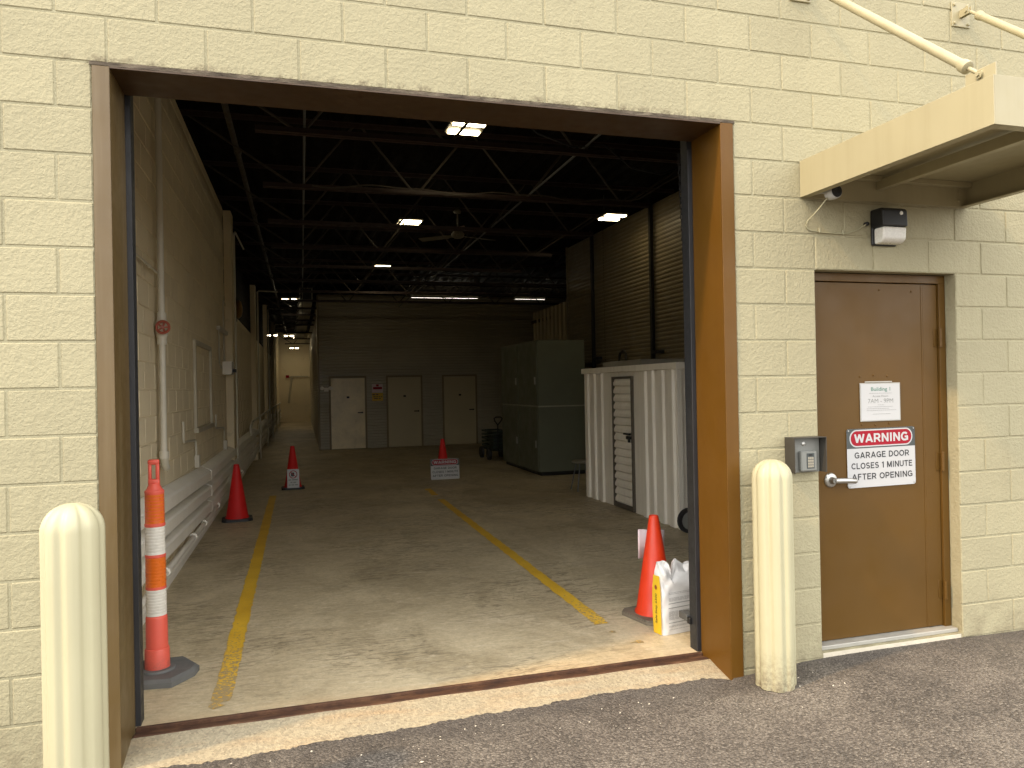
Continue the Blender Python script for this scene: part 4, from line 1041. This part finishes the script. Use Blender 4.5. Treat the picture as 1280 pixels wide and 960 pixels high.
# stool behind the shed
t = thing('stool', (4.95, 6.95, FZ), 'small pale round stool in the gap between shed and lockers', 'stool')
b = B(); b.lathe([(.15, 0), (.165, .01), (.165, .03), (.15, .04)], (4.96, 6.95, .37), 24); mk(b, 'seat', 'fan', t, smooth=40)
for a in (45, 135, 225, 315):
    ca, sa = math.cos(R(a)), math.sin(R(a)); b = B(); b.tube((4.96 + .10 * ca, 6.95 + .10 * sa, .375), (4.96 + .20 * ca, 6.95 + .20 * sa, FZ), .011, n=8); mk(b, 'leg', 'galv', t, smooth=40)
# garden wagon
t = thing('garden_wagon', (5.0, 12.4, FZ), 'dark pull wagon with loop handle left of the green lockers', 'wagon')
b = B(); b.box(4.88, 5.26, 11.95, 12.9, .16, .19, .004); mk(b, 'bed', 'wagon', t)
for (x0, x1, y0, y1) in ((4.88, 5.26, 11.95, 11.97), (4.88, 5.26, 12.88, 12.90), (4.88, 4.90, 11.971, 12.879), (5.24, 5.26, 11.971, 12.879)):
    b = B()
    for z in (.22, .30, .38, .46, .54): b.box(x0, x1, y0, y1, z, z + .045, .002)
    mk(b, 'side_rack', 'wagon', t)
for x in (4.84, 5.29):
    for y in (12.1, 12.75):
        b = B(); wheel(b, x, y, FZ + .13, .13, .07); w2 = mk(b, 'wheel', 'rubber', t, smooth=40)
        b = B(); b.lathe([(.09, -.03), (.09, .03)], (x, y, FZ + .13), 18, axis='x'); mk(b, 'rim', 'pink_paper', w2, smooth=40)
b = B(); pts = [(5.0, 11.93, .15), (4.99, 11.90, .45), (4.99, 11.89, .72), (4.93, 11.89, .80), (4.91, 11.89, .86), (4.95, 11.89, .89), (5.05, 11.89, .89), (5.09, 11.89, .86), (5.06, 11.89, .80), (4.99, 11.89, .72)]
b.path(pts, .014, 8); mk(b, 'pull_handle', 'black', t, smooth=50)
b = B(); b.box(4.92, 5.22, 12.0, 12.4, .191, .50, .01); mk(b, 'load_box', 'black', t)

# ------------------------------------------------------------------ radiators on the left wall
def rad_section(y0, y1, zoff0, zoff1, row):
    """one fin-tube cover; profile in (offset, z)"""
    zt = .69 - row * .172
    prof = [(.006, zt - .012), (.006, zt + .03), (.03, zt + .035), (.115, zt - .005), (.130, zt - .022), (.130, zt - .105), (.118, zt - .118), (.05, zt - .118)]
    if row: prof = [(.006, zt - .012), (.006, zt + .0), (.06, zt + .006), (.115, zt - .008), (.130, zt - .022), (.130, zt - .105), (.118, zt - .118), (.05, zt - .118)]
    b = B(); vs = []
    for y, zo in ((y0, zoff0), (y1, zoff1)):
        vs += [(lwx(y) + o_, y, z + zo) for o_, z in prof]
    k = len(prof); fs = [(i, i + 1, k + i + 1, k + i) for i in range(k - 1)] + [tuple(range(k)), tuple(range(k, 2 * k))[::-1]]
    b.add(vs, fs); return b
names = {0: 'top', 1: 'middle', 2: 'bottom'}
rd = thing('wall_radiator', (-.2, 3, FZ), 'off white radiator covers stacked three high along the left wall', 'radiator')
for row in range(3):
    secs = [(.8, 5.28, .13, 0), (5.33, 9.0, 0, -.012), (9.04, 12.7, -.012, -.03)] + [(12.75 + 3.7 * k, 16.4 + 3.7 * k, -.03 - .0 * k, -.03) for k in range(6)]
    for (ya, yb, za, zb_) in secs:
        mk(rad_section(ya, yb, za, zb_, row), 'cover', 'radiator', rd, fixn=True)
    for (yj, zo) in ((5.305, 0), (9.02, -.012), (12.725, -.03)):
        zt = .69 - row * .172 + zo; b = B(); wbox(b, yj - .035, yj + .035, .10, .1335, zt - .12, zt - .02); mk(b, 'joint_strap', 'radiator', rd)
b = B()
for z, o_ in ((.16, .09), (.07, .06)): b.path([(lwx(.8) + o_, .8, z + .04), (lwx(5.3) + o_, 5.3, z), (lwx(12) + o_, 12, z - .01), (lwx(34) + o_, 34, z - .02)], .024, 10)
for y in (2.6, 4.1, 4.9, 6.2, 8, 10): b.lathe([(.034, -.03), (.034, .03)], (lwx(y) + .09, y, .165 + max(0, .04 * (5.3 - y) / 4.5)), 12, axis='y')
mk(b, 'return_pipe', 'radiator', rd, smooth=40)
b = B(); wbox(b, .8, 12, .003, .03, FZ, .04); mk(b, 'skirting', 'radiator', rd)
# guard rail far down the passage
b = B(); g = [(lwx(11.6) + .16, 11.6, .70), (lwx(11.6) + .16, 11.6, .88), (lwx(12) + .16, 12.0, .94), (lwx(20) + .16, 20, .97), (lwx(33) + .16, 33, .97)]
b.path(g, .024, 10)
for y in (15, 19, 23, 27, 31): b.tube((lwx(y) + .16, y, FZ), (lwx(y) + .16, y, .96), .022, n=10)
mk(b, 'guard_rail', 'pipe', smooth=40, label='pale pipe guard rail along the left passage wall', cat='railing')

# vertical riser with valve
t = thing('riser_pipe', (lwx(2.8) + .05, 2.8, 1.0), 'pale vertical riser pipe with red valve wheel on the left wall', 'pipe')
px_ = lwx(2.8) + .055
b = B(); b.path([(px_, 2.80, 1.06), (px_, 2.80, 4.5)], .0245, 14); b.lathe([(.036, -.03), (.038, 0), (.036, .03)], (px_, 2.8, 1.06), 14); b.path([(px_, 2.80, 1.05), (px_, 2.83, .98), (px_, 2.90, .95)], .03, 12)
for z in (1.95, 2.16): b.lathe([(.036, -.02), (.036, .02)], (px_, 2.8, z), 14)
b.lathe([(.027, -.1), (.045, -.05), (.045, .05), (.027, .1)], (px_, 2.8, 2.055), 14)
mk(b, 'pipe', 'pipe', t, smooth=40)
b = B()
vx, vy, vz = px_ + .02, 2.715, 2.06; vr = .046
ring = [(vx + vr * math.cos(a), vy - .0 , vz + vr * math.sin(a)) for a in [2 * math.pi * i / 20 for i in range(21)]]
b.path(ring, .010, 8, caps=False)
for i in range(5):
    a = 2 * math.pi * i / 5; b.tube((vx, vy, vz), (vx + vr * math.cos(a), vy, vz + vr * math.sin(a)), .007, n=6)
b.tube((px_, 2.79, 2.06), (vx, vy - .01, vz), .010, n=8)
mk(b, 'valve_wheel', 'valve', t, smooth=50)
b = B(); b.path([(px_ - .02, 2.80, 2.49), (px_ - .03, 2.2, 2.50), (px_ - .035, 1.9, 2.50)], .008, 8); b.lathe([(.014, -.02), (.014, .02)], (px_ - .03, 2.45, 2.495), 10, axis='y'); mk(b, 'branch_line', 'pipe', t, smooth=50)
# small conduits and boxes on the left wall
def conduit(name_l, pts, r=.011, boxes=()):
    b = B(); b.path([(lwx(y) + .018, y, z) for y, z in pts], r, 8)
    for y, z in boxes: wbox(b, y - .05, y + .05, .004, .05, z - .05, z + .08)
    mk(b, 'wall_conduit', 'pipe', label=name_l, cat='conduit', smooth=40, group='conduits on the left wall')
conduit('stepped conduit on the left wall below the blanked window, nearer the opening', [(4.07, 1.27), (4.08, 1.10), (4.10, 1.075), (4.85, 1.045), (4.93, 1.03), (4.96, .76)], .012, [(4.97, .80)])
conduit('stepped conduit on the left wall beyond the blanked window', [(6.89, 1.25), (6.88, 1.10), (6.93, 1.07), (7.9, 1.03), (7.98, .99), (8.0, .70)], .012, [(8.0, .76)])
conduit('conduit pair dropping to the grey switch box on the left wall', [(7.45, 2.42), (7.48, 1.95), (7.75, 1.88)], .010)
conduit('conduit rising from the grey switch box beside the pilaster', [(8.15, 1.95), (8.12, 2.8), (8.16, 2.9), (8.50, 2.86)], .010)
b = B(); b.path([(lwx(8.7) + .14, 8.70, .55), (lwx(8.7) + .14, 8.70, 3.98), (lwx(8.9) + .14, 8.95, 4.07), (lwx(12) + .14, 10.5, 4.08)], .015, 10)
mk(b, 'wall_conduit', 'pipe', label='tall conduit running up the near pilaster and bending under the roof', cat='conduit', smooth=40, group='conduits on the left wall')
t = thing('switch_box', (lwx(8.2) + .05, 8.2, 1.8), 'pale grey switch box with black lever on the left wall', 'switch box')
b = B(); wbox(b, 8.02, 8.42, .004, .13, 1.80, 1.99); mk(b, 'case', 'radiator', t)
b = B(); wbox(b, 8.10, 8.22, .131, .18, 1.83, 1.88); mk(b, 'lever', 'black', t)
b = B(); wbox(b, 7.3, 8.45, .004, .05, 2.40, 2.45); mk(b, 'wall_bracket', 'pipe', label='short pale bracket bar on the left wall above the switch box', cat='bracket')
t = thing('alarm_bell', (lwx(10.6) + .12, 10.6, 2.95), 'dull brass alarm bell high on the left wall past the pilaster', 'bell')
b = B(); b.lathe([(.03, .0), (.16, .02), (.17, .05), (.13, .09), (.04, .11)], (lwx(10.6) + .005, 10.6, 3.02), 24, axis='x'); mk(b, 'gong', 'brass', t, smooth=40)
b = B(); wbox(b, 10.54, 10.66, .003, .02, 2.80, 2.86); mk(b, 'base', 'dark_grey', t)
for y, z1 in ((15.1, 3.9), (21.1, 4.1), (27.1, 4.1)):
    b = B(); b.path([(lwx(y) + .14, y, .5), (lwx(y) + .14, y, z1), (lwx(y) + .16, y + .3, z1 + .06), (lwx(y) + .6, y + .5, z1 + .07)], .02, 8)
    mk(b, 'drop_pipe', 'pipe', smooth=40, label={15.1: 'pale drop pipe on the second pilaster of the left wall', 21.1: 'pale drop pipe on the third pilaster of the left wall', 27.1: 'pale drop pipe on the fourth pilaster of the left wall'}[y], cat='pipe', group='drop pipes down the left wall')
# passage end wall and duct
b = B(); b.box(-.2, 1.9, 36.0, 36.2, FZ, 4.5); mk(b, 'end_wall', 'inner_block', label='lit cream wall at the far end of the left passage', cat='wall')
b = B(); b.path([(.62, 35.9, 2.2), (.80, 35.9, 2.25), (1.6, 35.9, 2.25)], .03, 8); b.path([(.78, 35.9, 2.2), (.62, 35.9, .9)], .05, 8)
mk(b, 'end_wall_pipes', 'conduit', smooth=40, label='slanted pipe and brace on the far passage wall', cat='pipe')
b = B(); b.box(.50, .66, 35.85, 35.98, 2.18, 2.32, .01); mk(b, 'alarm_box', 'red', label='small red alarm box on the far passage wall', cat='alarm box')
t = thing('air_duct', (1.16, 22, 3.85), 'grey sheet metal air duct hung above the left passage', 'duct')
b = B(); b.box(1.0, 1.34, 17.0, 17.03, 3.93, 4.27); dm = mk(b, 'end_flange', 'duct', t)
b = B(); b.box(1.03, 1.31, 16.985, 16.999, 3.96, 4.24); mk(b, 'opening', 'black', dm)
y = 17.05
for k in range(7):
    b = B(); b.box(1.02 - .012 * k + .0, 1.33 , y, y + 1.9, 3.86 - (.10 if k % 2 else 0), 4.22, .004); b.box(1.0 - .012 * k, 1.345, y + 1.9, y + 1.95, 3.84 - (.1 if k % 2 else 0), 4.24); mk(b, 'duct_section', 'duct', t); y += 1.96

# ------------------------------------------------------------------ traffic cones
def cone(mt, base_mt, label, loc, rot, base=.36):
    t = local('traffic_cone', label, 'traffic cone', 'traffic cones')
    h = .69; b = B()
    b.lathe([(.142, .030), (.140, .042), (.130, .052), (.032, h - .006), (.029, h), (.022, h), (.020, h - .02)], (0, 0, 0), 40); mk(b, 'cone', mt, t, smooth=40)
    b = B(); s = base / 2; c = .05
    pl = [(s - c, s), (-s + c, s), (-s, s - c), (-s, -s + c), (-s + c, -s), (s - c, -s), (s, -s + c), (s, s - c)]
    b.prism([(x, y, .002) for x, y in pl], (0, 0, 0), (0, 0, .020)); b.prism([(x * .965, y * .965, .0221) for x, y in pl], (0, 0, 0), (0, 0, .009))
    mk(b, 'base', base_mt, t)
    t.location = loc; t.rotation_euler = (0, 0, R(rot)); return t
cone('cone_red', 'rubber', 'red traffic cone standing beside the left radiators', (.08, 6.25, FZ), 4)
c2 = cone('cone_red', 'rubber', 'red traffic cone holding a white prohibition sign at the passage', (.75, 9.05, FZ), 2)
cone('cone_red', 'rubber', 'red traffic cone behind the warning sign in mid floor', (3.285, 9.36, FZ), 0)
cone('cone', 'dusty_rubber', 'bright orange traffic cone beside the white sack at the right jamb', (3.118, 1.02, FZ), 12, .37)
# paper stuck behind the near cone
b = B(); n = 10; vs = []
for i in range(n + 1):
    for j_ in range(2):
        x = -.105 + .21 * i / n; vs.append((3.152 + x, 1.125 + .03 * x + .008 * math.sin(i * .8) + j_ * .004, .535 - .205 * j_ - .02 * i / n * (1 - j_)))
b.add(vs, [(2 * i, 2 * i + 1, 2 * i + 3, 2 * i + 2) for i in range(n)]); o = mk(b, 'paper_sheet', 'pink_paper', smooth=60, label='plain pinkish paper sheet on the back of the near orange cone', cat='paper')
so_ = o.modifiers.new('thickness', 'SOLIDIFY'); so_.thickness = .0006
# sign on the mid floor cone
s2 = copy_tree(sg); s2['label'] = 'white and red WARNING garage door sign leaning on the mid floor cone'
s2.location = (3.034, 9.155, FZ + .004); s2.rotation_euler = (R(-6), 0, R(-1))
# prohibition sign on the passage cone
t = local('prohibition_sign', 'small white no entry style sign leaning on the passage cone', 'sign')
b = B(); b.box(-.093, .093, -.002, 0, 0, .30, .0); mk(b, 'plate', 'white', t)
b = B(); n = 28
vs = []
for i in range(n):
    a = 2 * math.pi * i / n
    for r_ in (.052, .064): vs.append((r_ * math.cos(a), -.0028, .215 + r_ * math.sin(a)))
b.add(vs, [(2 * i, 2 * i + 1, (2 * i + 3) % (2 * n), (2 * i + 2) % (2 * n)) for i in range(n)])
b.prism([(-.044, -.0026, .252), (-.036, -.0026, .259), (.044, -.0026, .178), (.036, -.0026, .171)], (0, 0, 0), (0, -.0004, 0)); mk(b, 'red_ring', 'red', t)
b = B(); b.prism([(x - .008, -.0022, z) for x, z in rrect(0, .215, .026, .032, .012)], (0, 0, 0), (0, -.0003, 0)); mk(b, 'symbol', 'ink', t)
rn = random.Random(8); b = B(); fine(b, -.075, .075, -.0024, .120, .018, rn); fine(b, -.045, .045, -.0024, .080, .016, rn); fine(b, -.07, .07, -.0024, .040, .016, rn); mk(b, 'print', 'grey_ink', t, kind='stuff')
t.location = (.756, 8.872, FZ + .032); t.rotation_euler = (R(-12), 0, R(1))

# ------------------------------------------------------------------ striped channelizer post
t = thing('channelizer_post', (.0, .97, FZ), 'orange and white banded channelizer post with handle behind the left jamb', 'channelizer')
cx_, cy_ = .002, .97
pl = [(-.20, -.16), (.10, -.20), (.20, -.06), (.215, .03), (.12, .20), (-.14, .20), (-.215, .06)]
b = B()
lo = [(cx_ + x, cy_ + y, FZ + .001) for x, y in pl]; md = [(cx_ + x, cy_ + y, FZ + .028) for x, y in pl]; hi = [(cx_ + x * .90, cy_ + y * .88, FZ + .044) for x, y in pl]
k = len(pl); b.add(lo + md + hi, [tuple(range(k))[::-1], tuple(range(2 * k, 3 * k))] + [(r_ * k + i, r_ * k + (i + 1) % k, (r_ + 1) * k + (i + 1) % k, (r_ + 1) * k + i) for r_ in (0, 1) for i in range(k)])
b.lathe([(.095, FZ + .0445), (.090, FZ + .056), (.072, FZ + .058)], (cx_, cy_, 0), 32)
b.path([(cx_ - .17, cy_ - .12, FZ + .04), (cx_ - .15, cy_ - .10, FZ + .075), (cx_ - .12, cy_ - .12, FZ + .075), (cx_ - .12, cy_ - .14, FZ + .04)], .014, 8)
mk(b, 'base', 'rubber_grey', t, smooth=30)
segs = [('coral', .066, .062, FZ + .05, .125), ('coral', .060, .0555, .125, .297), ('refl_white', .0525, .0522, .305, .452), ('refl_orange', .0522, .0512, .466, .630), ('refl_white', .0512, .0506, .646, .803), ('refl_orange', .0500, .0490, .820, .985)]
b = B(); pr = [(.066, FZ + .046), (.064, .113), (.0615, .121), (.0575, .123), (.0560, .290), (.0545, .2985), (.0525, .301)]
for z in (.459, .638, .811): pr += [(.0508, z - .010), (.0540, z - .006), (.0540, z + .006), (.0505, z + .010)]
pr += [(.0500, .988), (.0515, .992), (.0500, 1.002), (.040, 1.008)]
b.lathe(pr, (cx_, cy_, 0), 40); body = mk(b, 'body', 'coral', t, smooth=35)
for mt, r0, r1, z0, z1 in segs[2:]:
    b = B(); pr = []; nb = 9
    for i in range(nb):
        za = z0 + (z1 - z0) * i / nb; zb_ = z0 + (z1 - z0) * (i + 1) / nb; rr = r0 + (r1 - r0) * i / nb + .0012
        pr += [(rr, za + .001), (rr, zb_ - .004), (rr - .0010, zb_ - .003), (rr - .0010, zb_ - .0005)]
    b.lathe(pr, (cx_, cy_, 0), 40); mk(b, 'reflective_band', mt, body, smooth=35)
b = B()                                                    # upright grip with its slot
b.box(cx_ - .029, cx_ - .013, cy_ - .013, cy_ + .013, 1.062, 1.150, .004); b.box(cx_ + .009, cx_ + .028, cy_ - .013, cy_ + .013, 1.062, 1.150, .004)
b.box(cx_ - .031, cx_ + .028, cy_ - .014, cy_ + .014, 1.146, 1.176, .006); b.box(cx_ - .030, cx_ + .029, cy_ - .015, cy_ + .015, 1.03, 1.066, .005)
b.lathe([(.046, 1.004), (.040, 1.012), (.030, 1.034), (.026, 1.04)], (cx_, cy_, 0), 20)
mk(b, 'handle', 'coral', t, smooth=50)

# ------------------------------------------------------------------ white sack
t = thing('sack', (3.10, .70, FZ), 'crumpled white sack with yellow side strip at the right jamb', 'sack')
def sack_mesh():
    W, D, H = .30, .105, .455; nu, nv = 84, 40
    vs = []
    rn = random.Random(21); ph = [rn.uniform(0, 6.28) for _ in range(12)]
    for j_ in range(nv + 1):
        v = j_ / nv
        for i in range(nu):
            a = 2 * math.pi * i / nu; ca, sa = math.cos(a), math.sin(a)
            e = .36
            x = math.copysign(abs(ca) ** e, ca) * W / 2; y = math.copysign(abs(sa) ** e, sa) * D / 2
            z = v * H
            pinch = 1 - .80 * max(0, (v - .62) / .38) ** 1.6                 # gusset closes to a folded lip
            bulge = 1 + .10 * math.sin(math.pi * min(1, v / .8))
            y = y * pinch * bulge + .02 * max(0, (v - .7) / .3) * math.sin(x * 30 + 1)
            x *= 1 + .02 * math.sin(math.pi * v)
            if v > .70:
                k = (v - .70) / .30; dip = math.exp(-((x + .052) / .024) ** 2)
                z -= k * (.12 * dip + .030 * max(0, min(1, (x - .02) / .03)))  ; z += .008 * k * math.sin(x * 60 + 2)
            cr = .004 * math.sin(7 * v * 3.1 + x * 38 + ph[0]) + .003 * math.sin(x * 71 - v * 23 + ph[1]) + .003 * math.sin(v * 17 + a * 5 + ph[2]) + .0035 * math.sin(x * 120 + v * 9 + ph[3]) * max(0, v - .6) * 2.5
            kk = .35 + 2.6 * max(0, v - .5); x += cr * kk * ca; y += cr * kk * sa * 1.4
            vs.append((x, y, z + .002))
    fs = [(j_ * nu + i, j_ * nu + (i + 1) % nu, (j_ + 1) * nu + (i + 1) % nu, (j_ + 1) * nu + i) for j_ in range(nv) for i in range(nu)]
    fs += [tuple(range(nu))[::-1]]
    # lip: close by bridging front to back
    top = nv * nu
    for i in range(nu // 2 - 1): fs.append((top + i, top + i + 1, top + nu - 2 - i, top + nu - 1 - i) if i + 1 != nu - 2 - i else (top + i, top + i + 1, top + nu - 1 - i))
    return vs, fs
vs, fs = sack_mesh(); ang = R(10); ox, oy = 3.106, .700
ca, sa = math.cos(ang), math.sin(ang)
def sp(x, y, z): return (ox + ca * x - sa * y, oy + sa * x + ca * y, FZ + z)
b = B(); b.add([sp(*q) for q in vs], fs); sk = mk(b, 'sack_body', 'bag', t, smooth=26)
# printed yellow gusset (narrow left side) and fine print as thin skins hugging the bag
def side_skin(name, mt, z0, z1, y0, y1, off, nz=14, ny=4):
    b = B(); V = []
    for i in range(nz + 1):
        z = z0 + (z1 - z0) * i / nz; v = z / .44; bl = 1 + .10 * math.sin(math.pi * min(1, v / .8)); pin = 1 - .80 * max(0, (v - .62) / .38) ** 1.6
        for j_ in range(ny + 1):
            y = (y0 + (y1 - y0) * j_ / ny); x = -.150 * (1 + .035 * math.sin(math.pi * v)) - off
            V.append(sp(x, y * bl * (.35 + .65 * pin), z))
    b.add(V, [(i * (ny + 1) + j_, i * (ny + 1) + j_ + 1, (i + 1) * (ny + 1) + j_ + 1, (i + 1) * (ny + 1) + j_) for i in range(nz) for j_ in range(ny)]); return mk(b, name, mt, t, smooth=60)
side_skin('yellow_strip', 'yellow', .006, .375, -.044, .036, .0065)
b = B(); xo = -.150 - .0125
lettering(b, 'Safe Step 6300', sp(xo, -.014, .075), (0, 0, 1), (-sa, ca, 0), .185, .024, .01); mk(b, 'side_lettering', 'ink', t)
b = B(); c0 = sp(xo - .0008, .0, .300); b.add([(c0[0] + .0, c0[1] + .015 * math.cos(2 * math.pi * i / 16), c0[2] + .015 * math.sin(2 * math.pi * i / 16)) for i in range(16)], [tuple(range(16))]); mk(b, 'round_mark', 'valve', t)
def front_lines(rows, name, mt, h):
    b = B(); rn = random.Random(31)
    for (xa_, xb_, z) in rows:
        x = xa_
        while x < xb_:
            w_ = rn.uniform(.012, .05) if h < .004 else xb_ - xa_; x2 = min(x + w_, xb_); v = z / .44
            yy = -.0525 * (1 + .10 * math.sin(math.pi * min(1, v / .8))) * (1 - .80 * max(0, (v - .62) / .38) ** 1.6) - .0085
            b.add([sp(x, yy, z), sp(x2, yy, z), sp(x2, yy, z + h), sp(x, yy, z + h)], [(0, 1, 2, 3)]); x = x2 + .004
    mk(b, name, mt, t, kind='stuff')
front_lines([(-.112, .112, z) for z in (.268, .260, .235, .229, .223, .217, .150, .144, .138, .132, .126, .120, .112, .106, .100, .060, .054, .036)], 'fine_print', 'fine_ink', .0026)
front_lines([(-.115, .118, .200), (-.115, .118, .172), (-.115, .118, .078)], 'rule_lines', 'grey_ink', .0042)
# photo-eye box on the track next to the sack
t = thing('photo_eye', (3.04, .50, .10), 'small grey photo eye bracket box on the right door track', 'sensor')
b = B(); b.box(3.012, 3.075, .405, .50, .108, .150, .003); mk(b, 'bracket', 'galv', t)
b = B(); b.box(3.012, 3.062, .372, .404, .100, .140, .004); mk(b, 'eye', 'black', t)
